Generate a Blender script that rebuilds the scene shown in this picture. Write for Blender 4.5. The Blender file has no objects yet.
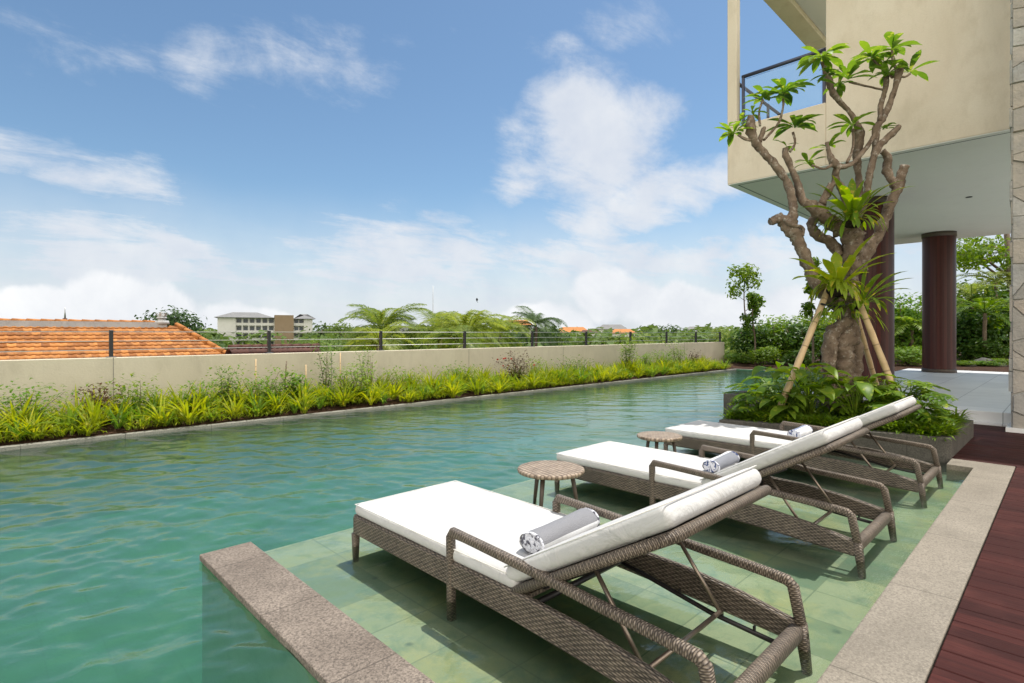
import bpy, bmesh, math, random
import numpy as np
from mathutils import Vector, Matrix, noise, Euler
random.seed(7)
R = math.radians
C = bpy.context.scene.collection
S = bpy.context.scene

# ------------------------------------------------------------------ camera, light, exposure
F_PX, CX, HY, CAM_H = 547.0, 512.0, 333.0, 1.2
ANG = math.atan2(560, 547)
VX, VY = math.cos(ANG), math.sin(ANG)
RX, RY = VY, -VX
cam = bpy.data.objects.new('camera', bpy.data.cameras.new('camera'))
C.objects.link(cam)
cam.location = (0, 0, CAM_H)
cam.rotation_euler = (R(90), 0, ANG - R(90))
cam.data.sensor_width = 36
cam.data.lens = F_PX / 1024 * 36
cam.data.shift_y = -(341.5 - HY) / 1024
cam.data.clip_start = 0.02
cam.data.clip_end = 6000
S.camera = cam

SUN_DIR = Vector((0.33, -0.05, 1.0)).normalized()
SUN_EL = math.asin(SUN_DIR.z)
SUN_AZ = math.atan2(SUN_DIR.x, SUN_DIR.y)
sun = bpy.data.objects.new('sun', bpy.data.lights.new('sun', 'SUN'))
C.objects.link(sun)
sun.data.energy = 3.5
sun.data.angle = R(0.55)
sun.data.color = (1.0, 0.965, 0.90)
sun.rotation_euler = SUN_DIR.to_track_quat('Z', 'Y').to_euler()
S.view_settings.view_transform = 'Standard'
S.view_settings.look = 'None'
S.view_settings.gamma = 1
S.view_settings.exposure = 0.5
try:
    S.view_settings.use_curve_mapping = False
except Exception:
    pass
S.cycles.max_bounces = 10
S.cycles.transparent_max_bounces = 24
S.cycles.sample_clamp_indirect = 6
S.cycles.volume_bounces = 1
SKY_STR = 0.15


def at(px, py, d):
    """a point seen at that pixel of a survey of the photograph, d metres ahead"""
    l = (px - CX) / F_PX * d
    return Vector((d * VX + l * RX, d * VY + l * RY, CAM_H - (py - HY) / F_PX * d))


def atz(px, py, z):
    return at(px, py, F_PX * (CAM_H - z) / (py - HY))


# ------------------------------------------------------------------ node helper
class N:
    def __init__(s, tree):
        s.t = tree

    def __call__(s, typ, ins=None, **kw):
        n = s.t.nodes.new(typ)
        for k, v in kw.items():
            setattr(n, k, v)
        for k, v in (ins or {}).items():
            if isinstance(v, bpy.types.NodeSocket):
                s.t.links.new(v, n.inputs[k])
            else:
                n.inputs[k].default_value = v
        return n

    def m(s, op, a, b=0.0, c=0.0, clamp=False):
        n = s.t.nodes.new('ShaderNodeMath')
        n.operation = op
        n.use_clamp = clamp
        for i, v in enumerate((a, b, c)):
            if isinstance(v, bpy.types.NodeSocket):
                s.t.links.new(v, n.inputs[i])
            else:
                n.inputs[i].default_value = v
        return n.outputs[0]

    def vm(s, op, a, b=(0, 0, 0)):
        n = s.t.nodes.new('ShaderNodeVectorMath')
        n.operation = op
        for i, v in enumerate((a, b)):
            if isinstance(v, bpy.types.NodeSocket):
                s.t.links.new(v, n.inputs[i])
            elif isinstance(v, (int, float)):
                n.inputs['Scale'].default_value = v
            else:
                n.inputs[i].default_value = v
        return n.outputs[0]

    def noise(s, vec, scale, detail=4, rough=0.55, dist=0.0, out=0):
        n = s('ShaderNodeTexNoise', {'Vector': vec, 'Scale': scale, 'Detail': detail, 'Roughness': rough, 'Distortion': dist})
        return n.outputs[out]

    def mix(s, fac, a, b, mode='MIX'):
        n = s.t.nodes.new('ShaderNodeMix')
        n.data_type = 'RGBA'
        n.blend_type = mode
        for i, v in ((0, fac), (6, a), (7, b)):
            if isinstance(v, bpy.types.NodeSocket):
                s.t.links.new(v, n.inputs[i])
            elif i == 0:
                n.inputs[0].default_value = v
            else:
                n.inputs[i].default_value = (*v[:3], 1)
        return n.outputs[2]

    def ramp(s, fac, stops, interp='LINEAR'):
        n = s('ShaderNodeValToRGB', {'Fac': fac})
        cr = n.color_ramp
        cr.interpolation = interp
        while len(cr.elements) < len(stops):
            cr.elements.new(0.5)
        for e, (p, c) in zip(cr.elements, stops):
            e.position = p
            e.color = (*c[:3], 1) if isinstance(c, (tuple, list)) else (c, c, c, 1)
        return n.outputs[0]

    def remap(s, v, a, b, c=0.0, d=1.0, smooth=False):
        n = s('ShaderNodeMapRange', {'Value': v, 'From Min': a, 'From Max': b, 'To Min': c, 'To Max': d})
        n.clamp = True
        if smooth:
            n.interpolation_type = 'SMOOTHSTEP'
        return n.outputs[0]


MATS = {}


def material(name, build):
    m = bpy.data.materials.new(name)
    m.use_nodes = True
    t = m.node_tree
    t.nodes.clear()
    n = N(t)
    out = n('ShaderNodeOutputMaterial')
    r = build(n)
    if isinstance(r, tuple):
        t.links.new(r[0], out.inputs['Surface'])
        t.links.new(r[1], out.inputs['Volume'])
    else:
        t.links.new(r, out.inputs['Surface'])
    MATS[name] = m
    return m


def pbsdf(n, col, rough=0.6, bump=None, bstr=0.3, bdist=0.01, metal=0.0, spec=0.5, coat=0.0):
    ins = {'Base Color': (*col, 1) if isinstance(col, tuple) else col, 'Roughness': rough, 'Metallic': metal,
           'Specular IOR Level': spec}
    if coat:
        ins['Coat Weight'] = coat
        ins['Coat Roughness'] = 0.12
    if bump is not None:
        ins['Normal'] = n('ShaderNodeBump', {'Height': bump, 'Strength': bstr, 'Distance': bdist}).outputs[0]
    return n('ShaderNodeBsdfPrincipled', ins).outputs[0]


# ------------------------------------------------------------------ sky
def px_dir(px, py):
    az = ANG - math.atan((px - CX) / F_PX)
    dd = math.hypot(F_PX, px - CX)
    return az, math.atan2(HY - py, dd)


def make_world():
    w = bpy.data.worlds.new('World')
    S.world = w
    w.use_nodes = True
    t = w.node_tree
    t.nodes.clear()
    n = N(t)
    out = n('ShaderNodeOutputWorld')
    bg = n('ShaderNodeBackground')
    sky = n('ShaderNodeTexSky', sky_type='NISHITA')
    sky.sun_disc = False
    sky.sun_elevation = SUN_EL
    sky.sun_rotation = SUN_AZ
    sky.altitude = 0
    sky.air_density = 1.0
    sky.dust_density = 0.6
    sky.ozone_density = 1.6
    tc = n('ShaderNodeTexCoord').outputs['Generated']
    sp = n('ShaderNodeSeparateXYZ', {0: tc})
    X, Y, Z = sp.outputs
    az = n.m('ARCTAN2', Y, X)
    el = n.m('ARCSINE', Z)
    zz = n.m('ADD', n.m('MAXIMUM', Z, 0.0), 0.16)
    flat = n('ShaderNodeCombineXYZ', {0: n.m('DIVIDE', X, zz), 1: n.m('DIVIDE', Y, zz), 2: 0.0}).outputs[0]
    streak = n('ShaderNodeMapping', {'Vector': flat, 'Rotation': (0, 0, R(35)), 'Scale': (1.0, 1.7, 1)}).outputs[0]
    nz1 = n.m('ADD', n.m('MULTIPLY', n.noise(streak, 2.1, 12, 0.66, 0.35), .62), n.m('MULTIPLY', n.noise(tc, 7.5, 12, 0.62, 0.15), .38))
    nz2 = n.noise(tc, 5.0, 9, 0.6, 0.3)
    nz3 = n.noise(tc, 11.0, 8, 0.55, 0.1)
    warp = n.m('MULTIPLY', n.m('SUBTRACT', n.noise(tc, 3.2, 3), 0.5), 0.22)
    az = n.m('ADD', az, warp)
    el = n.m('ADD', el, n.m('MULTIPLY', n.m('SUBTRACT', n.noise(tc, 4.3, 3), 0.5), 0.10))

    def blob(px, py, hw, hh, rot, s):
        a0, e0 = px_dir(px, py)
        k = (F_PX / math.hypot(F_PX, px - CX))
        sa, se = hw / F_PX * k * k, hh / F_PX * k
        da, de = n.m('SUBTRACT', az, a0), n.m('SUBTRACT', el, e0)
        c_, s_ = math.cos(rot), math.sin(rot)
        u = n.m('ADD', n.m('MULTIPLY', da, c_ / sa), n.m('MULTIPLY', de, s_ / sa))
        v = n.m('ADD', n.m('MULTIPLY', da, -s_ / se), n.m('MULTIPLY', de, c_ / se))
        r2 = n.m('ADD', n.m('MULTIPLY', u, u), n.m('MULTIPLY', v, v))
        return n.m('MULTIPLY', n.m('SUBTRACT', 1.0, r2), s)

    def union(bl):
        r = blob(*bl[0])
        for b in bl[1:]:
            r = n.m('MAXIMUM', r, blob(*b))
        return n.m('MAXIMUM', r, -0.6)
    soft = union([(60, 52, 130, 30, -0.1, .25), (300, 62, 135, 40, -0.18, .45), (60, 172, 170, 34, 0.0, .70),
                  (645, 15, 60, 28, 0, .45), (575, 68, 56, 18, 0.1, .42), (590, 140, 105, 75, 0.0, 1.2),
                  (660, 200, 150, 36, -0.2, .95), (560, 165, 80, 32, -0.3, .85), (400, 262, 170, 62, 0.0, 1.0),
                  (120, 268, 230, 62, 0.0, .95), (640, 262, 300, 38, 0, .85), (990, 240, 190, 80, 0, .8)])
    field = n.m('ADD', soft, n.m('MULTIPLY', n.m('SUBTRACT', nz1, 0.5), 3.3))
    d_soft = n.remap(field, 0.0, 1.0, 0, 0.92, True)
    cum = union([(150, 312, 95, 44, 0.05, .9), (240, 318, 60, 22, 0, .8), (40, 318, 60, 30, 0, .7), (635, 300, 70, 36, 0.1, .9),
                 (700, 310, 80, 30, 0, .85), (560, 322, 60, 22, 0, .7), (760, 315, 80, 28, 0, .8)])
    fc = n.m('ADD', cum, n.m('ADD', n.m('MULTIPLY', n.m('SUBTRACT', nz2, 0.5), 1.5), n.m('MULTIPLY', n.m('SUBTRACT', nz3, 0.5), 0.7)))
    d_cum = n.remap(fc, 0.10, 0.42, 0, 0.93, True)
    veil = n.m('MULTIPLY', n.remap(el, 0.02, 0.27, 1.0, 0.0, True), n.remap(nz1, 0.25, 0.7, 0.72, 1.0))
    dens = n.m('MAXIMUM', d_soft, veil)
    base = n.mix(0.0, sky.outputs[0], (0, 0, 0))
    base = n.vm('MULTIPLY', base, SKY_TINT)
    shade = n.mix(n.remap(nz3, 0.3, 0.7), CLOUD_LO, CLOUD_HI)
    c1 = n.mix(dens, base, shade)
    c2 = n.mix(d_cum, c1, n.mix(n.remap(nz2, 0.35, 0.62), CUM_LO, CUM_HI))
    # cloud-like fill light added to the unseen half of the sky behind the viewer
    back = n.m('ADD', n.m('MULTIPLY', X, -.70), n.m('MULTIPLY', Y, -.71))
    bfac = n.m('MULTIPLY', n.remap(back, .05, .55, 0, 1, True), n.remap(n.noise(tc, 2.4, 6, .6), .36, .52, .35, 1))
    c2 = n.mix(bfac, c2, BACK_FILL)
    # below the horizon: dull ground tone
    c3 = n.mix(n.remap(Z, -0.03, -0.002, 1, 0), c2, (1.6, 1.6, 1.3))
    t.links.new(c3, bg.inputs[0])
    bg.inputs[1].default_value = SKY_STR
    t.links.new(bg.outputs[0], out.inputs[0])


SKY_TINT = (0.55, 0.63, 0.64)
CLOUD_LO, CLOUD_HI = (3.25, 3.5, 3.95), (4.0, 4.12, 4.3)
CUM_LO, CUM_HI = (3.8, 3.95, 4.2), (4.8, 4.85, 4.9)
BACK_FILL = (10.6, 9.9, 8.8)
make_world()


# ------------------------------------------------------------------ mesh helper
class MB:
    def __init__(s):
        s.v, s.f, s.uv, s.sm, s.mi = [], [], [], [], []

    def face(s, idx, uv=None, smooth=False, mi=0):
        s.f.append(tuple(idx))
        s.uv.append(uv or [(0, 0)] * len(idx))
        s.sm.append(smooth)
        s.mi.append(mi)

    def add(s, p):
        s.v.append(tuple(p))
        return len(s.v) - 1

    def box(s, x0, y0, z0, x1, y1, z1, mi=0):
        i = len(s.v)
        s.v += [(x0, y0, z0), (x1, y0, z0), (x1, y1, z0), (x0, y1, z0), (x0, y0, z1), (x1, y0, z1), (x1, y1, z1), (x0, y1, z1)]
        for q, ax in (((0, 3, 2, 1), 'xy'), ((4, 5, 6, 7), 'xy'), ((0, 1, 5, 4), 'xz'), ((2, 3, 7, 6), 'xz'), ((1, 2, 6, 5), 'yz'), ((3, 0, 4, 7), 'yz')):
            uv = []
            for k in q:
                p = s.v[i + k]
                uv.append((p[0], p[1]) if ax == 'xy' else (p[0], p[2]) if ax == 'xz' else (p[1], p[2]))
            s.face([i + k for k in q], uv, False, mi)

    def prism(s, poly, z0, z1, mi=0):
        """vertical prism over an anticlockwise plan polygon"""
        n = len(poly)
        i = len(s.v)
        s.v += [(x, y, z0) for x, y in poly] + [(x, y, z1) for x, y in poly]
        s.face([i + k for k in range(n)][::-1], [poly[k] for k in range(n)][::-1], False, mi)
        s.face([i + n + k for k in range(n)], [poly[k] for k in range(n)], False, mi)
        u = 0
        for k in range(n):
            k2 = (k + 1) % n
            L = math.dist(poly[k], poly[k2])
            s.face((i + k, i + k2, i + n + k2, i + n + k), [(u, z0), (u + L, z0), (u + L, z1), (u, z1)], False, mi)
            u += L

    def sweep(s, pts, prof, scales=None, up=(0, 0, 1), caps=True, smooth=True, closed=False, mi=0):
        """prof: list of (a, b) offsets: a along side, b along up; uv in metres (u round, v along)"""
        pts = [Vector(p) for p in pts]
        up = Vector(up)
        n, m = len(pts), len(prof)
        per = [0]
        for k in range(m):
            per.append(per[-1] + math.dist(prof[k], prof[(k + 1) % m]))
        i0 = len(s.v)
        vv = [0]
        for j in range(n):
            if closed:
                t = (pts[(j + 1) % n] - pts[j - 1])
            else:
                t = pts[min(j + 1, n - 1)] - pts[max(j - 1, 0)]
            t.normalize()
            u_ = up if abs(t.dot(up)) < 0.98 else Vector((1, 0, 0)) if abs(up.x) < .5 else Vector((0, 1, 0))
            side = t.cross(u_).normalized()
            b = side.cross(t).normalized()
            sc = scales[j] if scales else 1
            # widen mitred corners
            mf = 1.0
            if 0 < j < n - 1 or closed:
                a_ = (pts[j] - pts[j - 1]).normalized()
                c_ = (pts[(j + 1) % n] - pts[j]).normalized()
                ca = max(0.35, math.sqrt(max(0, (1 + a_.dot(c_)) / 2)))
                mf = 1 / ca
            for a, bb in prof:
                s.v.append(tuple(pts[j] + side * (a * sc * mf) + b * (bb * sc)))
            if j:
                vv.append(vv[-1] + (pts[j] - pts[j - 1]).length)
        rng = n if closed else n - 1
        for j in range(rng):
            j2 = (j + 1) % n
            v0, v1 = vv[j], (vv[j2] if j2 else vv[j] + (pts[0] - pts[j]).length)
            for k in range(m):
                k2 = (k + 1) % m
                s.face((i0 + j * m + k, i0 + j * m + k2, i0 + j2 * m + k2, i0 + j2 * m + k),
                       [(per[k], v0), (per[k + 1], v0), (per[k + 1], v1), (per[k], v1)], smooth, mi)
        if caps and not closed:
            s.face([i0 + k for k in range(m)][::-1], [prof[k] for k in range(m)][::-1], False, mi)
            s.face([i0 + (n - 1) * m + k for k in range(m)], [prof[k] for k in range(m)], False, mi)

    def tube(s, pts, r, sides=8, caps=True, mi=0, up=(0, 0, 1)):
        rs = r if isinstance(r, (list, tuple)) else [r] * len(pts)
        prof = [(math.cos(2 * math.pi * k / sides), math.sin(2 * math.pi * k / sides)) for k in range(sides)]
        s.sweep(pts, [(a * rs[0], b * rs[0]) for a, b in prof], [q / rs[0] for q in rs], up, caps, True, mi=mi)

    def leaf(s, base, d, length, width, droop=0.5, segs=4, fold=0.25, up=(0, 0, 1), peak=0.45, mi=0, twist=0.0):
        """a curved leaf that starts along d and bends downwards"""
        p = Vector(base)
        d = Vector(d).normalized()
        up = Vector(up)
        side = d.cross(up)
        if side.length < 0.05:
            side = d.cross(Vector((random.uniform(-1, 1), random.uniform(-1, 1), 0.01)))
        side.normalize()
        if twist:
            side = Matrix.Rotation(twist, 3, d) @ side
        step = length / segs
        i0 = len(s.v)
        for j in range(segs + 1):
            t = j / segs
            if peak > 0:
                wv = (t / peak) ** 0.7 if t < peak else max(0, 1 - ((t - peak) / (1 - peak)) ** 1.8)
            else:
                wv = max(0, 1 - t ** 1.6)
            wv = max(wv, 0.10 if j == 0 else 0.03) * width / 2
            nrm = side.cross(d).normalized()
            s.v.append(tuple(p - side * wv + nrm * (wv * fold)))
            s.v.append(tuple(p))
            s.v.append(tuple(p + side * wv + nrm * (wv * fold)))
            p = p + d * step
            d = (d + Vector((0, 0, -1)) * (droop / segs)).normalized()
        for j in range(segs):
            a = i0 + j * 3
            t0, t1 = j / segs, (j + 1) / segs
            s.face((a, a + 1, a + 4, a + 3), [(0, t0), (.5, t0), (.5, t1), (0, t1)], True, mi)
            s.face((a + 1, a + 2, a + 5, a + 4), [(.5, t0), (1, t0), (1, t1), (.5, t1)], True, mi)
        return p

    def card(s, p, nrm, size, mi=0, asp=0.5):
        """one small rhombic leaf"""
        n_ = Vector(nrm).normalized()
        a = n_.orthogonal().normalized()
        a = Matrix.Rotation(random.uniform(0, 6.283), 3, n_) @ a
        b = n_.cross(a)
        p = Vector(p)
        i = len(s.v)
        for q in (p - a * size * .5, p + b * size * asp * .5 + n_ * size * .06, p + a * size * .5, p - b * size * asp * .5 + n_ * size * .06):
            s.v.append(tuple(q))
        s.face((i, i + 1, i + 2, i + 3), [(0, 0), (1, 0), (1, 1), (0, 1)], False, mi)

    def frond(s, base, d, length, n=22, ll=0.5, lw=0.04, droop=1.2, up=(0, 0, 1), rr=0.012, vee=0.5, start=0.15, hang=0.5, mi=0, mi_stem=0, segs=2):
        """palm or fern frond: a bending rib with leaflets to both sides"""
        p = Vector(base)
        d = Vector(d).normalized()
        pts, ds = [p.copy()], [d.copy()]
        K = 9
        for k in range(K):
            p = p + d * (length / K)
            d = (d + Vector((0, 0, -1)) * (droop / K)).normalized()
            pts.append(p.copy())
            ds.append(d.copy())
        s.tube(pts, [rr * (1 - .85 * k / K) for k in range(K + 1)], 4, False, mi_stem)
        for k in range(n):
            t = start + (1 - start) * (k + .5) / n
            x = t * K
            j = min(int(x), K - 1)
            q = pts[j].lerp(pts[j + 1], x - j)
            dd = ds[j]
            side = dd.cross(Vector(up))
            if side.length < .05:
                side = Vector((1, 0, 0))
            side.normalize()
            nn = side.cross(dd).normalized()
            L = ll * (math.sin(math.pi * min(1, (t - start) / (1 - start) * .82 + .16)) ** .7 * .95 + .05)
            for sg in (-1, 1):
                ld = side * sg + dd * 0.75 + nn * vee * random.uniform(.4, 1.2)
                s.leaf(q, ld, L * random.uniform(.85, 1.1), lw, hang * random.uniform(.7, 1.3), segs, 0.1, tuple(nn), 0.35, mi)

    def mesh(s, name, mats):
        me = bpy.data.meshes.new(name)
        me.from_pydata(s.v, [], s.f)
        uvl = me.uv_layers.new(name='UVMap')
        flat = []
        for u in s.uv:
            for a in u:
                flat += [a[0], a[1]]
        uvl.data.foreach_set('uv', flat)
        me.polygons.foreach_set('use_smooth', s.sm)
        me.polygons.foreach_set('material_index', s.mi)
        for m in (mats if isinstance(mats, (list, tuple)) else [mats]):
            me.materials.append(MATS[m] if isinstance(m, str) else m)
        me.update()
        return me

    def build(s, name, mats, parent=None, label=None, cat=None, group=None, kind=None, loc=None):
        o = bpy.data.objects.new(name, s.mesh(name, mats))
        C.objects.link(o)
        if parent:
            o.parent = parent
        if loc is not None:
            o.location = loc
        tag(o, label, cat, group, kind)
        return o


def tag(o, label=None, cat=None, group=None, kind=None):
    for k, v in (('label', label), ('category', cat), ('group', group), ('kind', kind)):
        if v:
            o[k] = v
    return o


def thing(name, loc, label, cat, group=None, rz=0):
    o = bpy.data.objects.new(name, None)
    C.objects.link(o)
    o.location = loc
    o.rotation_euler.z = rz
    o.empty_display_size = 0.1
    return tag(o, label, cat, group)


def copy_tree(o, parent=None):
    c = o.copy()
    C.objects.link(c)
    if parent:
        c.parent = parent
    for ch in list(o.children):
        copy_tree(ch, c)
    return c


def bevel(o, w, seg=2):
    md = o.modifiers.new('bevel', 'BEVEL')
    md.width = w
    md.segments = seg
    md.limit_method = 'ANGLE'
    md.angle_limit = R(35)
    return o


def rprof(w, h, r=None, seg=3):
    """rounded rectangle profile"""
    r = r or min(w, h) * .35
    out = []
    for cx, cy, a0 in ((w / 2 - r, h / 2 - r, 0), (-w / 2 + r, h / 2 - r, 90), (-w / 2 + r, -h / 2 + r, 180), (w / 2 - r, -h / 2 + r, 270)):
        for k in range(seg + 1):
            a = R(a0 + 90 * k / seg)
            out.append((cx + r * math.cos(a), cy + r * math.sin(a)))
    return out


def smooth_path(pts, sub=4):
    """Catmull-Rom through the points; extra columns (radius) are interpolated too"""
    P = [list(p) for p in pts]
    P = [[2 * a - b for a, b in zip(P[0], P[1])]] + P + [[2 * a - b for a, b in zip(P[-1], P[-2])]]
    out = []
    for i in range(1, len(P) - 2):
        for k in range(sub):
            t = k / sub
            out.append([0.5 * (2 * b + (c - a) * t + (2 * a - 5 * b + 4 * c - d) * t * t + (-a + 3 * b - 3 * c + d) * t ** 3)
                        for a, b, c, d in zip(P[i - 1], P[i], P[i + 1], P[i + 2])])
    out.append(P[-2])
    return out


# ------------------------------------------------------------------ materials
def obj_co(n):
    return n('ShaderNodeTexCoord').outputs['Object']


def world_co(n):
    return n('ShaderNodeNewGeometry').outputs['Position']


def m_wicker(rows, stake, swap, dark=(.045, .032, .024), light=(.40, .32, .245)):
    def b(n):
        uv = n('ShaderNodeUVMap').outputs[0]
        sp = n('ShaderNodeSeparateXYZ', {0: uv})
        u, v = sp.outputs[0], sp.outputs[1]
        if swap:
            u, v = v, u
        row = n.m('DIVIDE', v, rows)
        ri = n.m('FLOOR', row)
        ph = n.m('ADD', n.m('MULTIPLY', u, 2 * math.pi / stake), n.m('MULTIPLY', ri, math.pi))
        s_ = n.m('ADD', n.m('MULTIPLY', n.m('SINE', ph), .5), .5)
        prof = n.m('ABSOLUTE', n.m('SINE', n.m('MULTIPLY', row, math.pi)))
        prof = n.m('POWER', prof, .6)
        h = n.m('MULTIPLY', prof, n.m('ADD', n.m('MULTIPLY', s_, .65), .35))
        co = n('ShaderNodeCombineXYZ', {0: n.m('MULTIPLY', u, 9), 1: n.m('MULTIPLY', ri, .73), 2: 0.0}).outputs[0]
        tone = n.noise(co, 3.2, 3, .7)
        grime = n.noise(obj_co(n), 6, 4, .6)
        f = n.m('MULTIPLY', h, n.remap(tone, .3, .72, .45, 1.1))
        f = n.m('MULTIPLY', f, n.remap(grime, .3, .7, .75, 1.1))
        col = n.ramp(f, [(0.12, dark), (.5, tuple(.5 * a + .5 * c for a, c in zip(dark, light))), (.95, light)])
        col = n.mix(n.remap(tone, .5, .75), col, n.mix(.5, col, (.20, .15, .11)))
        return pbsdf(n, col, .48, h, .9, .004, spec=.35)
    return b


material('wicker_weave', m_wicker(.0088, .034, False, (.022, .017, .013), (.33, .27, .21)))
material('wicker_wrap', m_wicker(.0078, .024, False, (.045, .034, .027), (.35, .285, .22)))
material('wicker_flat', m_wicker(.0095, .034, True, (.03, .022, .016), (.30, .235, .175)))


def m_table_top(n):
    co = obj_co(n)
    sp = n('ShaderNodeSeparateXYZ', {0: n('ShaderNodeMapping', {'Vector': co, 'Rotation': (0, 0, R(12))}).outputs[0]})
    w = .034
    a, b = n.m('DIVIDE', sp.outputs[0], w), n.m('DIVIDE', sp.outputs[1], w)
    chk = n.m('MODULO', n.m('ABSOLUTE', n.m('ADD', n.m('FLOOR', a), n.m('FLOOR', b))), 2.0)
    fa, fb = n.m('ABSOLUTE', n.m('SINE', n.m('MULTIPLY', a, math.pi))), n.m('ABSOLUTE', n.m('SINE', n.m('MULTIPLY', b, math.pi)))
    mx = n('ShaderNodeMix', {0: chk, 2: fa, 3: fb}, data_type='FLOAT').outputs[0]
    edge = n.m('POWER', n.m('MULTIPLY', fa, fb), .25)
    h = n.m('MULTIPLY', edge, n.m('ADD', n.m('MULTIPLY', mx, .5), .5))
    tone = n.noise(co, 14, 3, .6)
    col = n.ramp(n.m('MULTIPLY', h, n.remap(tone, .3, .7, .6, 1.1)), [(0, (.05, .035, .025)), (.5, (.24, .18, .13)), (1, (.44, .35, .26))])
    return pbsdf(n, col, .5, h, 1.0, .006, spec=.35)


material('table_weave', m_table_top)


def m_fabric(base, warm):
    def b(n):
        co = obj_co(n)
        c = n.mix(n.remap(n.noise(co, 3.0, 4), .35, .7), base, warm)
        h = n.m('ADD', n.m('MULTIPLY', n.noise(co, 500, 2), .15), n.m('MULTIPLY', n.noise(co, 4, 5, .62, 1.6), 2.2))
        return pbsdf(n, c, .9, h, .5, .02, spec=.15)
    return b


material('cushion', m_fabric((.565, .558, .545), (.52, .508, .49)))
material('piping', m_fabric((.70, .68, .64), (.66, .64, .60)))


def m_towel(stripe, seed):
    def b(n):
        uv = n('ShaderNodeUVMap').outputs[0]
        sp = n('ShaderNodeSeparateXYZ', {0: uv})
        a = sp.outputs[0]
        w = n.m('FRACT', n.m('ADD', n.m('MULTIPLY', a, 1.0), seed))
        band = n.m('MULTIPLY', n.m('GREATER_THAN', w, .38), n.m('LESS_THAN', w, .70))
        band2 = n.m('LESS_THAN', w, .13)
        k = n.m('MAXIMUM', band, band2)
        co = obj_co(n)
        nn = n.noise(co, 180, 3, .7)
        c = n.mix(k, (.80, .80, .80), stripe)
        c = n.mix(n.m('MULTIPLY', nn, .25), c, (.5, .5, .52))
        return pbsdf(n, c, .95, nn, .8, .01, spec=.1)
    return b


def m_towel_end(stripe):
    def b(n):
        co = obj_co(n)
        nn = n.noise(co, 26, 2, .5, 1.6)
        c = n.ramp(nn, [(.44, stripe), (.50, (.72, .73, .78))])
        return pbsdf(n, c, .95, n.noise(co, 150, 3), .8, .01, spec=.1)
    return b


material('towel_gray', m_towel((.24, .24, .255), .22))
material('towel_navy', m_towel((.22, .23, .26), .12))
material('towel_pale_blue', m_towel((.24, .28, .40), .42))
material('towel_end_gray', m_towel_end((.14, .14, .17)))
material('towel_end_navy', m_towel_end((.06, .09, .22)))

material('tube_metal', lambda n: pbsdf(n, n.mix(n.noise(obj_co(n), 30, 3), (.20, .155, .12), (.36, .29, .23)), .33, metal=.75))
material('dark_metal', lambda n: pbsdf(n, (.025, .022, .022), .4, metal=.3))
material('rail_black', lambda n: pbsdf(n, (.016, .016, .018), .45))
material('steel_blue', lambda n: pbsdf(n, (.06, .065, .10), .4, metal=.3))
material('steel_wire', lambda n: pbsdf(n, (.42, .42, .40), .4, metal=.6))
material('dark_wood_leg', lambda n: pbsdf(n, n.mix(n.noise(obj_co(n), 25, 3), (.05, .035, .025), (.11, .08, .06)), .5))


def m_tiles(n):
    P = world_co(n)
    bt = n('ShaderNodeTexBrick', {'Vector': n('ShaderNodeMapping', {'Vector': P, 'Rotation': (0, 0, R(90))}).outputs[0], 'Scale': 1.0, 'Brick Width': .30, 'Row Height': .30,
                                  'Mortar Size': .004, 'Mortar Smooth': .2, 'Bias': 0.0, 'Color1': (0, 0, 0, 1), 'Color2': (1, 1, 1, 1), 'Mortar': (.5, .5, .5, 1)})
    bt.offset = 0.0
    cell = bt.outputs['Color']
    tone = n.ramp(cell, [(0, (.095, .135, .085)), (.3, (.165, .20, .115)), (.65, (.23, .255, .135)), (1, (.32, .33, .20))])
    big = n.noise(P, 2.6, 5, .6)
    col = n.mix(n.remap(big, .50, .70, 0, .75), tone, (.36, .32, .115))
    col = n.mix(n.remap(n.noise(P, 6.5, 7, .72, .4), .48, .66, 0, .7), col, (.085, .15, .10))
    vo = n('ShaderNodeTexVoronoi', {'Vector': n.vm('ADD', P, n.vm('SCALE', n.noise(P, 9, 2, out=1), .06)), 'Scale': 5.2, 'Randomness': 1.0})
    spot = n.m('MULTIPLY', n.remap(vo.outputs['Distance'], .07, .15, 1, 0), n.m('GREATER_THAN', n('ShaderNodeSeparateXYZ', {0: vo.outputs['Color']}).outputs[0], .72))
    col = n.mix(n.m('MULTIPLY', spot, .75), col, (.03, .05, .04))
    col = n.mix(n.m('MULTIPLY', n.noise(P, 45, 4, .75), .5), col, (.16, .25, .17))
    col = n.mix(n.m('MULTIPLY', bt.outputs['Fac'], .45), col, (.09, .12, .08))
    return pbsdf(n, col, .7, n.noise(P, 20, 4), .2, .01, spec=.2)


material('green_stone_tiles', m_tiles)


def m_deep(n):
    P = world_co(n)
    nz = n.noise(P, 1.4, 5, .6, .6)
    col = n.ramp(nz, [(.32, (.05, .14, .085)), (.55, (.10, .23, .14)), (.75, (.22, .32, .17))])
    bt = n('ShaderNodeTexBrick', {'Vector': P, 'Scale': 1.0, 'Brick Width': .3, 'Row Height': .3, 'Mortar Size': .004,
                                  'Color1': (.8, .8, .8, 1), 'Color2': (1, 1, 1, 1), 'Mortar': (.6, .6, .6, 1)})
    bt.offset = 0.0
    col = n.mix(.6, col, n.mix(1.0, col, bt.outputs['Color'], 'MULTIPLY'))
    return pbsdf(n, col, .8, spec=.1)


material('deep_pool_stone', m_deep)


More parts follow.
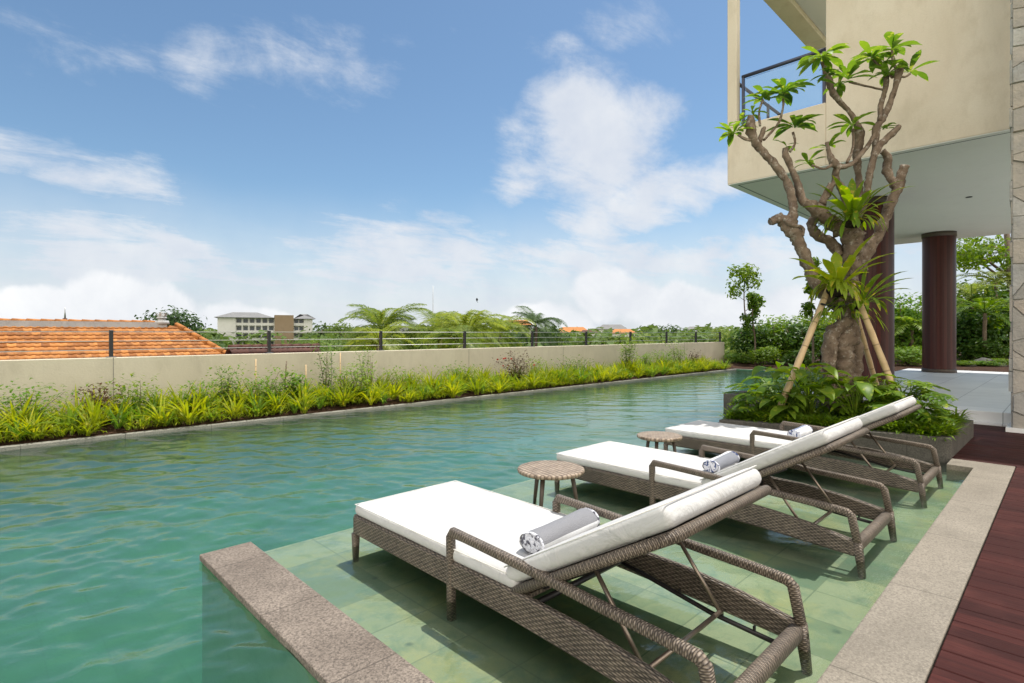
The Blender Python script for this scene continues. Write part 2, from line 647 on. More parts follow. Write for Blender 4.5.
def m_water(n):
    P = world_co(n)
    n1 = n.noise(n('ShaderNodeMapping', {'Vector': P, 'Rotation': (0, 0, R(-45)), 'Scale': (1, 1.8, 1)}).outputs[0], 11, 4, .6, .4)
    n2 = n.noise(n('ShaderNodeMapping', {'Vector': P, 'Rotation': (0, 0, R(25)), 'Scale': (1, 1.6, 1)}).outputs[0], 34, 3, .5, .3)
    n3 = n.noise(P, 1.1, 3, .5)
    calm = n.remap(n3, .35, .62, .35, 1.0)
    h = n.m('ADD', n.m('MULTIPLY', n1, 1.0), n.m('MULTIPLY', n2, .32))
    h = n.m('MULTIPLY', h, calm)
    bp = n('ShaderNodeBump', {'Height': h, 'Strength': .30, 'Distance': .010}).outputs[0]
    fr = n('ShaderNodeFresnel', {'IOR': 1.45, 'Normal': bp}).outputs[0]
    gl = n('ShaderNodeBsdfGlossy', {'Color': (1, 1, 1, 1), 'Roughness': .025, 'Normal': bp}).outputs[0]
    tr = n('ShaderNodeBsdfTransparent', {'Color': (1, 1, 1, 1)}).outputs[0]
    surf = n('ShaderNodeMixShader', {0: n.m('MINIMUM', fr, .92), 1: tr, 2: gl}).outputs[0]
    ab = n('ShaderNodeVolumeAbsorption', {'Color': (.17, .68, .52, 1), 'Density': .60}).outputs[0]
    sc = n('ShaderNodeVolumeScatter', {'Color': (.52, .84, .70, 1), 'Density': .30, 'Anisotropy': .3}).outputs[0]
    vol = n('ShaderNodeAddShader', {0: ab, 1: sc}).outputs[0]
    return surf, vol


material('pool_water', m_water)


def m_granite(lo, hi, speck, joint, jx=True, scale=1.0, rough=.75):
    def b(n):
        P = world_co(n)
        a = n.noise(P, 3.0 * scale, 4, .6)
        g = n.noise(P, 95 * scale, 3, .75)
        vo = n('ShaderNodeTexVoronoi', {'Vector': P, 'Scale': 120 * scale}).outputs['Distance']
        c = n.mix(n.remap(a, .3, .7), lo, hi)
        c = n.mix(n.remap(g, .42, .62, .0, .75), c, speck)
        c = n.mix(n.m('MULTIPLY', n.remap(vo, .1, .4, 1, 0), .35), c, tuple(min(1, q * 1.5) for q in hi))
        stain = n.remap(n.noise(P, 5.5, 6, .7, .5), .56, .72, 0, .45)
        c = n.mix(stain, c, tuple(q * .5 for q in lo))
        sp = n('ShaderNodeSeparateXYZ', {0: P})
        ax = sp.outputs[0 if jx else 1]
        fr = n.m('ABSOLUTE', n.m('SUBTRACT', n.m('FRACT', n.m('ADD', n.m('DIVIDE', ax, joint), 100.5 - JO.get(joint, 0))), .5))
        line = n.m('LESS_THAN', fr, .0032 / joint)
        c = n.mix(n.m('MULTIPLY', line, .65), c, tuple(q * .35 for q in lo))
        hgt = n.m('SUBTRACT', n.m('ADD', g, n.m('MULTIPLY', a, .5)), n.m('MULTIPLY', line, 2))
        return pbsdf(n, c, rough, hgt, .35, .004, spec=.3)
    return b


JO = {.62: 1.72 / .62 % 1, .9: 0.35}
material('ledge_granite', m_granite((.15, .12, .095), (.28, .23, .185), (.05, .04, .033), .62, False))
material('coping_stone', m_granite((.20, .175, .14), (.285, .25, .20), (.14, .12, .095), .9, True))
material('planter_stone', m_granite((.085, .078, .066), (.15, .135, .115), (.04, .037, .032), .62, False))
material('kerb_stone', m_granite((.22, .21, .18), (.34, .32, .27), (.12, .115, .10), .9, True))


def m_deck(n):
    P = world_co(n)
    sp = n('ShaderNodeSeparateXYZ', {0: P})
    idx = n.m('FLOOR', n.m('DIVIDE', sp.outputs[0], .145))
    wn = n('ShaderNodeTexWhiteNoise', {'W': idx}, noise_dimensions='1D').outputs[0]
    gr = n.noise(n('ShaderNodeMapping', {'Vector': P, 'Scale': (26, 1.6, 1)}).outputs[0], 2.5, 5, .65, .4)
    c = n.mix(wn, (.036, .009, .008), (.070, .018, .015))
    c = n.mix(n.remap(gr, .35, .7, 0, .6), c, (.022, .008, .008))
    c = n.mix(n.remap(n.noise(P, 4, 4), .55, .75, 0, .3), c, (.12, .04, .032))
    return pbsdf(n, c, n.remap(gr, .3, .7, .5, .7), gr, .3, .004, spec=.12)


material('deck_wood', m_deck)


def m_plaster(a, b_, stain, sc=1.0, bstr=.25, streak=0.0):
    def b(n):
        P = world_co(n)
        n1 = n.noise(P, .8 * sc, 6, .62, .6)
        n2 = n.noise(n('ShaderNodeMapping', {'Vector': P, 'Scale': (1.6, 1.6, .8)}).outputs[0], 2.4 * sc, 5, .7)
        c = n.mix(n.remap(n1, .3, .7), a, b_)
        c = n.mix(n.remap(n2, .52, .75, 0, .55), c, stain)
        c = n.mix(n.m('MULTIPLY', n.remap(n.noise(P, 55, 3, .7), .4, .6), .12), c, stain)
        if streak:
            st = n.noise(n('ShaderNodeMapping', {'Vector': P, 'Scale': (1.7, 1.7, .3)}).outputs[0], 3.0, 7, .75, .4)
            c = n.mix(n.remap(st, .5, .72, 0, streak), c, tuple(q * .62 for q in stain))
        return pbsdf(n, c, .85, n.m('ADD', n.noise(P, 40, 3), n.noise(P, 7, 4)), bstr, .008, spec=.2)
    return b


material('cream_plaster', m_plaster((.68, .585, .45), (.78, .70, .57), (.56, .475, .35), streak=.12))
material('wall_plaster', m_plaster((.55, .495, .375), (.64, .58, .45), (.46, .41, .31), 1.2, streak=.16))
material('soffit_paint', m_plaster((.76, .76, .71), (.79, .79, .74), (.72, .72, .67), 1, .02))
material('ceiling_gray', m_plaster((.62, .62, .60), (.64, .64, .62), (.60, .60, .58), 1, .02))
material('terrace_stone', m_plaster((.78, .775, .76), (.82, .815, .80), (.70, .70, .69), 1.5, .05))


def m_column(n):
    uv = n('ShaderNodeUVMap').outputs[0]
    sp = n('ShaderNodeSeparateXYZ', {0: uv})
    w = n.m('DIVIDE', sp.outputs[0], .072)
    idx = n.m('FLOOR', w)
    wn = n('ShaderNodeTexWhiteNoise', {'W': idx}, noise_dimensions='1D').outputs[0]
    fr = n.m('ABSOLUTE', n.m('SUBTRACT', n.m('FRACT', w), .5))
    gap = n.m('GREATER_THAN', fr, .47)
    gr = n.noise(n('ShaderNodeMapping', {'Vector': obj_co(n), 'Scale': (14, 14, .7)}).outputs[0], 3, 4, .6)
    c = n.mix(wn, (.050, .010, .007), (.095, .020, .014))
    c = n.mix(n.m('MULTIPLY', gr, .6), c, (.035, .010, .008))
    c = n.mix(gap, c, (.008, .004, .004))
    return pbsdf(n, c, .36, n.m('SUBTRACT', 1.0, gap), .4, .004, spec=.3)


material('column_wood', m_column)


def m_clad(n):
    oi = n('ShaderNodeUVMap').outputs[0]
    sp = n('ShaderNodeSeparateXYZ', {0: oi})
    P = world_co(n)
    c = n.ramp(sp.outputs[0], [(0, (.33, .32, .30)), (.25, (.47, .41, .34)), (.5, (.40, .40, .39)), (.75, (.55, .52, .47)), (1, (.40, .32, .25))])
    nn = n.noise(P, 7, 6, .65)
    c = n.mix(n.remap(nn, .4, .7, 0, .6), c, (.26, .25, .23))
    c = n.mix(n.remap(n.noise(P, 3, 4), .5, .7, 0, .35), c, (.52, .45, .36))
    return pbsdf(n, c, .8, n.m('ADD', nn, n.noise(P, 30, 4)), .6, .02, spec=.25)


material('stone_cladding', m_clad)
material('mortar', m_plaster((.50, .49, .45), (.56, .55, .51), (.40, .39, .36), 5, .4))


material('pale_green_stone', m_plaster((.36, .52, .36), (.44, .58, .40), (.26, .42, .27), 2.5, .2))


def m_pavers(n):
    P = world_co(n)
    bt = n('ShaderNodeTexBrick', {'Vector': P, 'Scale': 1.0, 'Brick Width': 1.2, 'Row Height': .6, 'Mortar Size': .006, 'Color1': (0, 0, 0, 1), 'Color2': (1, 1, 1, 1), 'Mortar': (.5, .5, .5, 1)})
    c = n.mix(bt.outputs['Color'], (.66, .66, .645), (.80, .795, .775))
    c = n.mix(n.remap(n.noise(P, 2.0, 6, .7), .45, .7, 0, .45), c, (.56, .56, .545))
    c = n.mix(n.m('MULTIPLY', bt.outputs['Fac'], .7), c, (.30, .30, .29))
    return pbsdf(n, c, .45, n.noise(P, 20, 4), .1, .004, spec=.4)


material('terrace_pavers', m_pavers)


def m_glass(n):
    fr = n('ShaderNodeFresnel', {'IOR': 1.45}).outputs[0]
    return n('ShaderNodeMixShader', {0: fr, 1: n('ShaderNodeBsdfTransparent', {0: (.93, .97, .96, 1)}).outputs[0],
                                     2: n('ShaderNodeBsdfGlossy', {'Roughness': .02}).outputs[0]}).outputs[0]


material('glass', m_glass)


def m_leaf(c1, c2, c3=None, trans=.35, rough=.45, amt=1.0):
    def b(n):
        oi = n('ShaderNodeObjectInfo').outputs['Random']
        P = world_co(n)
        k = n.m('ADD', n.m('MULTIPLY', n.noise(P, 5.5, 3), .8), n.m('MULTIPLY', n.m('SUBTRACT', oi, .5), .5))
        c = n.mix(n.remap(k, .2, .7), c1, c2)
        if c3:
            c = n.mix(n.remap(n.noise(P, 13, 2), .58, .66, 0, .8 * amt), c, c3)
        pr = pbsdf(n, c, rough, spec=.22)
        hs = n('ShaderNodeHueSaturation', {'Color': c, 'Hue': .485, 'Saturation': 1.1, 'Value': 1.7}).outputs[0]
        tl = n('ShaderNodeBsdfTranslucent', {'Color': hs}).outputs[0]
        return n('ShaderNodeMixShader', {0: trans, 1: pr, 2: tl}).outputs[0]
    return b


material('leaf_spiky_yellow', m_leaf((.17, .23, .016), (.35, .39, .025), (.50, .46, .05), .42, .5))
material('leaf_shrub_bright', m_leaf((.09, .19, .02), (.20, .30, .04), (.30, .36, .05), .4))
material('leaf_frangipani', m_leaf((.08, .17, .022), (.19, .31, .04), (.34, .40, .07), .42, .4))
material('leaf_nest_fern', m_leaf((.13, .22, .02), (.26, .33, .03), (.46, .38, .05), .42, .4))
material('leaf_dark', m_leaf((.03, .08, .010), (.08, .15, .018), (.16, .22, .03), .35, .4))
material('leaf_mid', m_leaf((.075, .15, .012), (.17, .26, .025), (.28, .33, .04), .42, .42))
material('leaf_glossy', m_leaf((.08, .16, .010), (.20, .31, .02), (.34, .40, .04), .42, .42))
material('leaf_far', m_leaf((.09, .15, .035), (.20, .26, .06), (.28, .31, .08), .3, .6))
material('leaf_far_dark', m_leaf((.045, .085, .03), (.09, .14, .045), (.15, .19, .06), .3, .6))
material('leaf_palm', m_leaf((.13, .19, .03), (.27, .32, .055), (.42, .42, .11), .45, .45))
material('leaf_burgundy', m_leaf((.05, .03, .02), (.11, .06, .03), (.14, .16, .03), .3, .45))
material('flower_red', lambda n: pbsdf(n, (.55, .05, .025), .5))


def m_bark(a, b_, pale, sc=1.0):
    def b(n):
        co = obj_co(n)
        n1 = n.noise(co, 7 * sc, 6, .7, .5)
        n2 = n.noise(co, 13 * sc, 8, .75)
        c = n.mix(n.remap(n1, .32, .66), a, b_)
        c = n.mix(n.remap(n2, .54, .66, 0, .8), c, pale)
        c = n.mix(n.remap(n.noise(co, 16 * sc, 4, .6), .58, .68, 0, .6), c, tuple(q * .4 for q in a))
        return pbsdf(n, c, .85, n.m('ADD', n1, n.m('MULTIPLY', n2, .6)), .7, .02, spec=.2)
    return b


material('frangipani_bark', m_bark((.10, .068, .048), (.24, .18, .13), (.46, .42, .36)))
material('bark', m_bark((.10, .07, .05), (.17, .13, .09), (.24, .20, .15)))
material('root_fibre', m_bark((.012, .010, .008), (.035, .025, .018), (.05, .04, .03), 2))


def m_bamboo(n):
    uv = n('ShaderNodeUVMap').outputs[0]
    v = n('ShaderNodeSeparateXYZ', {0: uv}).outputs[1]
    fr = n.m('ABSOLUTE', n.m('SUBTRACT', n.m('FRACT', n.m('DIVIDE', v, .31)), .5))
    node = n.m('GREATER_THAN', fr, .475)
    co = obj_co(n)
    c = n.mix(n.noise(co, 9, 4), (.46, .31, .15), (.62, .46, .26))
    c = n.mix(n.m('MULTIPLY', node, .65), c, (.20, .12, .06))
    c = n.mix(n.remap(n.noise(co, 5, 5, .7), .55, .7, 0, .4), c, (.30, .20, .10))
    return pbsdf(n, c, .45, node, .4, .01)


material('bamboo', m_bamboo)
material('rope', lambda n: pbsdf(n, (.018, .017, .017), .8))


def m_soil(n):
    P = world_co(n)
    c = n.ramp(n.noise(P, 9, 6, .7), [(.3, (.025, .014, .009)), (.55, (.065, .035, .022)), (.75, (.12, .07, .045))])
    return pbsdf(n, c, .95, n.noise(P, 25, 5, .7), 1, .03, spec=.1)


material('soil', m_soil)


def m_terrain(n):
    P = world_co(n)
    c = n.ramp(n.noise(P, .03, 6, .65), [(.3, (.05, .085, .025)), (.5, (.10, .15, .04)), (.7, (.17, .20, .06))])
    c = n.mix(n.remap(n.noise(P, .4, 5, .6), .4, .7, 0, .5), c, (.05, .09, .02))
    return pbsdf(n, c, .95, spec=.1)


material('field', m_terrain)


def m_roof_tile(a, b_, dark, row=.27, col=.22):
    def b(n):
        uv = n('ShaderNodeUVMap').outputs[0]
        sp = n('ShaderNodeSeparateXYZ', {0: uv})
        cell = n('ShaderNodeCombineXYZ', {0: n.m('FLOOR', n.m('DIVIDE', sp.outputs[0], col)), 1: n.m('FLOOR', n.m('DIVIDE', sp.outputs[1], row)), 2: 0.0}).outputs[0]
        wn = n('ShaderNodeTexWhiteNoise', {'Vector': cell}, noise_dimensions='3D').outputs[0]
        c = n.mix(wn, a, b_)
        c = n.mix(n.remap(n.noise(world_co(n), 3, 6, .75), .48, .70, 0, .7), c, dark)
        return pbsdf(n, c, .7, spec=.25)
    return b


material('terracotta', m_roof_tile((.29, .105, .028), (.56, .235, .065), (.12, .06, .035), .175, .15))
material('terracotta_dark', m_roof_tile((.07, .03, .024), (.12, .05, .035), (.035, .022, .02)))
material('ridge_mortar', m_plaster((.40, .40, .40), (.52, .51, .49), (.25, .22, .20), 3, .4))
material('white_wall', m_plaster((.62, .61, .58), (.68, .67, .64), (.50, .49, .46), .2, .05))
material('brown_wall', m_plaster((.26, .19, .12), (.30, .22, .15), (.2, .15, .1), .2, .05))
material('gray_roof', m_plaster((.18, .18, .18), (.24, .235, .23), (.12, .12, .12), .4, .05))
material('window_dark', lambda n: pbsdf(n, (.10, .12, .14), .2))
material('white_plastic', lambda n: pbsdf(n, (.8, .8, .78), .4))
material('cobble', m_granite((.05, .047, .04), (.11, .10, .09), (.03, .03, .028), .9, True))

# ------------------------------------------------------------------ pool, deck, ground (the setting)
FL = -0.09           # shelf floor
YE = 7.60            # far pool edge
XE = 17.6            # far end of the pool
XP = 6.10            # pool edge at the planter end
# terrain sheet with a gentle rise far away
m = MB()
rings = [0, 30, 80, 160, 300, 600, 1200, 2500, 4500]
seg = 48
for ri, r_ in enumerate(rings):
    for k in range(seg):
        a = 2 * math.pi * k / seg
        z = -5.0
        if r_ > 600:
            z += (r_ - 600) * .0013 * (1 + .5 * math.sin(3 * a + 1))
        m.add((r_ * math.cos(a), r_ * math.sin(a), z))
for ri in range(len(rings) - 1):
    for k in range(seg):
        a, b = ri * seg + k, ri * seg + (k + 1) % seg
        m.face((a, a + seg, b + seg, b), None, True)
m.build('terrain', 'field', kind='structure')

# basin: deep floor and outer walls
m = MB()
m.box(-6, -8, -1.3, XE + .4, YE + .1, -.85)
m.box(XE, 2.2, -1.0, XE + .4, YE + .1, .03)
m.box(-6, YE + .002, -1.0, XE, YE + .1, -.01)
m.build('pool_floor', 'deep_pool_stone', kind='structure')
# shallow shelf on which the loungers stand
m = MB()
m.box(1.09, .2, -1.0, 8.2, 3.33, FL)
m.build('pool_shelf', 'green_stone_tiles', kind='structure')
# the water: one closed body whose top carries real ripples
def axis(a, b, near, d0, k):
    out, x = [a], a
    while x < b:
        x += d0 + k * abs(x - near)
        out.append(min(x, b))
    return np.array(out)


gx, gy = axis(-2.5, XE + .05, .8, .013, .0021), axis(-2.5, YE + .05, 2.2, .014, .0034)
WX, WY = np.meshgrid(gx, gy)
rng = np.random.default_rng(4)
Hh = np.zeros_like(WX)
for k in range(84):
    lam = .07 * (11 ** (k / 83))
    th = R(225) + rng.normal(0, .62)
    amp = .00098 * (lam / .2) ** .78
    kx, ky = 2 * math.pi / lam * math.cos(th), 2 * math.pi / lam * math.sin(th)
    env = .55 + .45 * np.sin(WX * rng.uniform(.4, 1.6) + rng.uniform(0, 6)) * np.sin(WY * rng.uniform(.4, 1.6) + rng.uniform(0, 6))
    # waves bend a little so that crests are not ruler-straight
    ph = kx * WX + ky * WY + rng.uniform(0, 6.28) + 1.3 * np.sin(WX * 1.1 + k) + 1.3 * np.sin(WY * .9 + 2 * k)
    # wavelengths the local grid cannot carry fade out
    gridstep = .013 + .0028 * np.maximum(np.abs(WX - .8), np.abs(WY - 2.2))
    Hh += amp * env * np.sin(ph) * np.clip((lam / gridstep - 3) / 3, 0, 1)
Hh = Hh + 14 * np.sign(Hh) * Hh ** 2
calm = np.where((WX > 1.09) & (WY < 3.33), .45, 1.0)
edge = np.clip(np.minimum.reduce([WX - gx[0], gx[-1] - WX, WY - gy[0], gy[-1] - WY]) / .1, 0, 1)
Hh = Hh * calm * edge * (.26 + .64 / (1 + (np.maximum(WX - 1.2, 0) / 2.6) ** 2))
ny_, nx_ = WX.shape
top = np.stack([WX.ravel(), WY.ravel(), Hh.ravel()], 1)
ids = np.arange(nx_ * ny_).reshape(ny_, nx_)
quads = np.stack([ids[:-1, :-1].ravel(), ids[:-1, 1:].ravel(), ids[1:, 1:].ravel(), ids[1:, :-1].ravel()], 1)
loop = np.concatenate([ids[0, :-1], ids[:-1, -1], ids[-1, :0:-1], ids[:0:-1, 0]])
low = top[loop].copy()
low[:, 2] = -1.15
n0 = len(top)
lowi = n0 + np.arange(len(loop))
sides = np.stack([loop, lowi, np.roll(lowi, -1), np.roll(loop, -1)], 1)
me = bpy.data.meshes.new('water')
verts = np.concatenate([top, low]).astype(np.float32)
allq = np.concatenate([quads, sides]).astype(np.int32)
bottom = lowi[::-1].astype(np.int32)
me.vertices.add(len(verts))
me.vertices.foreach_set('co', verts.ravel())
me.loops.add(allq.size + len(bottom))
me.loops.foreach_set('vertex_index', np.concatenate([allq.ravel(), bottom]))
me.polygons.add(len(allq) + 1)
me.polygons.foreach_set('loop_start', np.concatenate([np.arange(len(allq)) * 4, [allq.size]]).astype(np.int32))
me.polygons.foreach_set('loop_total', np.concatenate([np.full(len(allq), 4), [len(bottom)]]).astype(np.int32))
me.polygons.foreach_set('use_smooth', np.concatenate([np.ones(len(quads), bool), np.zeros(len(sides) + 1, bool)]))
me.update(calc_edges=True)
me.validate()
me.materials.append(MATS['pool_water'])
o = bpy.data.objects.new('water', me)
C.objects.link(o)
tag(o, kind='structure')
print('water', len(verts))
# coping between shelf and deck, with its return along the planter
m = MB()
m.prism([(-.4, .34), (6.40, .34), (6.40, .772), (6.09, .772), (6.09, .59), (-.4, .59)], -.35, .05)
o = m.build('pool_coping', 'coping_stone', kind='structure')
bevel(o, .006)
# far kerb of the pool
m = MB()
m.box(-6, YE, -.3, XE + .4, YE + .11, .035)
m.box(XE, 2.2, .031, XE + .14, YE - .002, .036)
bevel(m.build('pool_kerb', 'kerb_stone', kind='structure'), .01)
# planting bed soil
m = MB()
nx, ny = 90, 5
for j in range(ny + 1):
    for i in range(nx + 1):
        x = -6 + 27 * i / nx
        y = YE + .10 + (9.02 - YE - .1) * j / ny
        m.add((x, y, .015 + .09 * min(1, j / 2) + .03 * noise.noise(Vector((x * 3, y * 3, 0)))))
for j in range(ny):
    for i in range(nx):
        a = j * (nx + 1) + i
        m.face((a, a + 1, a + nx + 2, a + nx + 1), None, True)
m.build('soil_bed', 'soil', kind='structure')
# body of the terrace under everything
m = MB()
m.box(-6.4, -12, -5.0, 45, 9.2, -1.31)
m.box(-6.4, YE + .101, -1.30, XE + .4, 9.2, -.02)
m.build('terrace_base', 'wall_plaster', kind='structure')
# garden ground past the pool end
m = MB()
m.box(XE + .141, -14, -1.3, 45, 9.2, .05)
m.box(9.05, 3.21, -.4, XE + .139, 3.75, .07)
m.build('garden_ground', 'soil', kind='structure')
# wooden deck boards running away to the right of the coping
m = MB()
x = 0.2
while x < 9.25:
    y1 = .335 if x + .14 < 6.41 else (.335 if x < 6.41 else 3.2)
    y0 = -4.0
    if x < 6.41 and x + .14 > 6.41:
        y1 = .335
    m.box(x, y0, .006, x + .139, y1, .046)
    x += .145
bevel(m.build('deck', 'deck_wood', kind='structure'), .003, 1)
m = MB()
m.box(-.2, -4.2, -.3, 9.0, .33, .004)
m.box(6.42, .34, -.3, 9.0, 3.2, .004)
m.build('deck_base', 'rail_black', kind='structure')
# pale stone terrace under the house, one step up
m = MB()
m.box(9.12, -4.5, -.3, 18.6, 3.2, .21)
m.box(9.05, -4.5, -.3, 9.118, 3.2, .075)
bevel(m.build('terrace_floor', 'terrace_pavers', kind='structure'), .006)

# ------------------------------------------------------------------ low granite ledge standing in the pool
t = thing('stone_ledge', (.835, -3, 0), 'speckled grey granite ledge rising from the pool water beside the nearest sun lounger', 'ledge')
m = MB()
m.box(0.012, 0, -1.05, .248, 6.205, -.001)
m.build('base_wall', 'pale_green_stone', t)
m = MB()
m.box(0, 0, 0, .26, 6.215, .034)
bevel(m.build('capstone', 'ledge_granite', t), .006)
m = MB()
m.tube([(-.03, 4.78, -.13), (.014, 4.78, -.13)], .055, 20, up=(0, 1, 0))
m.build('pool_light', 'white_plastic', t, label='white round underwater light on the ledge side')

# ------------------------------------------------------------------ sun loungers
def make_lounger():
    W = .76
    t = thing('sun_lounger', (1.51, 0, FL), '', 'sun lounger')

    def prof_rail(y):
        # (top, bottom) of the side plank along the lounger
        pts = [(.72, .185, .10), (.95, .228, .115), (1.2, .256, .13), (1.55, .268, .145), (1.95, .265, .15), (2.85, .262, .155)]
        for a, b in zip(pts, pts[1:]):
            if y <= b[0]:
                k = (y - a[0]) / (b[0] - a[0])
                return a[1] + k * (b[1] - a[1]), a[2] + k * (b[2] - a[2])
        return pts[-1][1:]
    ys = [.74 + (2.83 - .74) * k / 30 for k in range(31)]
    for x0, x1 in ((0.004, .038), (W - .038, W - .004)):
        m = MB()
        th = (x1 - x0)
        i0 = len(m.v)
        for y in ys:
            tp, bt = prof_rail(y)
            e = .010
            for px, pz in ((x0, bt + e), (x0, tp - e), (x0 + e, tp), (x1 - e, tp), (x1, tp - e), (x1, bt + e), (x1 - e, bt), (x0 + e, bt)):
                m.add((px, y, pz))
        per = [0, .1, .115, .13, .145, .245, .26, .275, .29]
        for j in range(len(ys) - 1):
            tp, bt = prof_rail(ys[j])
            for k in range(8):
                k2 = (k + 1) % 8
                a, b = i0 + j * 8, i0 + (j + 1) * 8
                za, zb, zc, zd = m.v[a + k][2], m.v[a + k2][2], m.v[b + k2][2], m.v[b + k][2]
                if k in (0, 4):
                    # strands follow the plank's own run
                    tj, bj = prof_rail(ys[j])
                    tk, bk = prof_rail(ys[j + 1])
                    uv = [(za - tj, ys[j]), (zb - tj, ys[j]), (zc - tk, ys[j + 1]), (zd - tk, ys[j + 1])]
                else:
                    uv = [(per[k], ys[j]), (per[k + 1], ys[j]), (per[k + 1], ys[j + 1]), (per[k], ys[j + 1])]
                uv = [(q[1], q[0]) for q in uv]
                m.face((a + k, b + k, b + k2, a + k2), [uv[0], uv[3], uv[2], uv[1]], False)
        m.face([i0 + k for k in range(8)])
        m.face([i0 + (len(ys) - 1) * 8 + k for k in range(8)][::-1])
        m.build('side_rail', 'wicker_weave', t)
    m = MB()
    m.sweep([(.02, 2.835, .208), (W - .02, 2.835, .208)], rprof(.034, .106, .01))
    m.build('foot_rail', 'wicker_flat', t)
    m = MB()
    m.sweep([(.0, .735, .150), (W, .735, .150)], rprof(.052, .062, .02))
    m.build('rear_crossbar', 'wicker_wrap', t)
    # woven seat deck
    m = MB()
    m.box(.04, 1.50, .238, W - .04, 2.815, .255)
    m.build('seat_deck', 'wicker_flat', t)
    # arms with front posts
    for x in (.018, W - .018):
        m = MB()
        path = smooth_path([(x, 1.975, .395), (x, 1.80, .390), (x, 1.45, .374), (x, 1.15, .354), (x, .93, .342), (x, .78, .332)], 4)
        path = [(x, 1.955, .0), (x, 1.957, .2), (x, 1.96, .37), (x, 1.945, .394)] + [tuple(p) for p in path[3:-1]] + [(x, .775, .330), (x, .752, .312), (x, .715, .13)]
        m.sweep(path, rprof(.037, .037, .011), up=(1, 0, 0))
        m.build('arm', 'wicker_wrap', t)
        m = MB()
        m.sweep([(x, .724, .18), (x, .716, .11), (x, .702, .0)], rprof(.040, .044, .012), [1.0, 1.0, .8], up=(1, 0, 0))
        m.build('leg', 'wicker_wrap', t)
        m = MB()
        m.sweep([(x, 2.828, .16), (x, 2.828, .0)], rprof(.040, .040, .01), [1.0, .68], up=(0, 1, 0))
        m.build('leg', 'wicker_wrap', t)
    # seat cushion
    m = MB()
    cush(m, .015, 1.545, W - .015, 2.845, .257, .322)
    cu = m.build('seat_cushion', 'cushion', t)
    m = MB()
    m.tube([(.02, 1.56, .318), (.02, 2.838, .318), (W - .02, 2.838, .318), (W - .02, 1.56, .318)], .0028, 5)
    m.build('piping', 'piping', cu)
    # backrest: local frame s along slope, n normal
    H0 = Vector((0, 1.575, .256))
    sd = Vector((0, -.875, .505)).normalized()
    nd = Vector((0, sd.z, -sd.y))
    LB = .845

    def B(x, s_, n_):
        return Vector((x, 0, 0)) + H0 + sd * s_ + nd * n_
    m = MB()
    cush(m, .015, 0, W - .015, LB, 0.016, .094, lambda x, y, z: B(x, y, z))
    cb = m.build('back_cushion', 'cushion', t)
    m = MB()
    m.tube([B(.02, .01, .090), B(.02, LB - .005, .090), B(W - .02, LB - .005, .090), B(W - .02, .01, .090)], .0028, 5)
    m.build('piping', 'piping', cb)
    m = MB()
    fr = rprof(.042, .040, .018)
    m.sweep([B(.03, -.02, -.008), B(.03, LB * .5, -.008), B(.03, LB - .02, -.008), B(W - .03, LB - .02, -.008), B(W - .03, LB * .5, -.008), B(W - .03, -.02, -.008)], fr, up=tuple(nd))
    bf = m.build('back_frame', 'wicker_wrap', t)
    m = MB()
    i = len(m.v)
    for q in (B(.05, 0, -.006), B(W - .05, 0, -.006), B(W - .05, LB - .03, -.006), B(.05, LB - .03, -.006), B(.05, 0, .010), B(W - .05, 0, .010), B(W - .05, LB - .03, .010), B(.05, LB - .03, .010)):
        m.add(q)
    for q in ((0, 3, 2, 1), (4, 5, 6, 7), (0, 1, 5, 4), (2, 3, 7, 6), (1, 2, 6, 5), (3, 0, 4, 7)):
        m.face([i + k for k in q], [(m.v[i + k][0], m.v[i + k][1] * 1.15) for k in q])
    m.build('woven_panel', 'wicker_flat', bf)
    for x in (.10, W - .10):
        m = MB()
        m.tube([B(x, .12, -.030), B(x, .52, -.030)], .009, 8)
        m.tube([B(x - .02, .13, -.030), B(x + .02, .13, -.030)], .012, 8)
        m.build('bracket_rail', 'dark_metal', bf)
    # adjusting support: two struts joined at the foot
    topS = .40
    for x in (.10, W - .10):
        a = B(x, topS, -.034)
        m = MB()
        m.tube([a, (x, 1.005, .150)], .0085, 8)
        m.build('strut', 'tube_metal', t)
    m = MB()
    m.tube([(.085, 1.005, .150), (W - .085, 1.005, .150)], .0095, 8)
    m.build('strut_bar', 'tube_metal', t)
    for x in (.085, W - .085):
        m = MB()
        m.tube([(x, 1.50, .20), (x, 1.38, .185), (x, 1.05, .125), (x, .74, .10)], .010, 8)
        for yy, zz in ((1.20, .155), (1.01, .128), (.88, .118)):
            m.box(x - .006, yy - .011, zz - .004, x + .006, yy - .003, zz + .020)
        m.build('notched_rail', 'dark_metal', t)
    m = MB()
    m.tube([(.04, 1.49, .215), (W - .04, 1.49, .215)], .013, 8)
    m.build('hinge_bar', 'dark_metal', t)
    return t


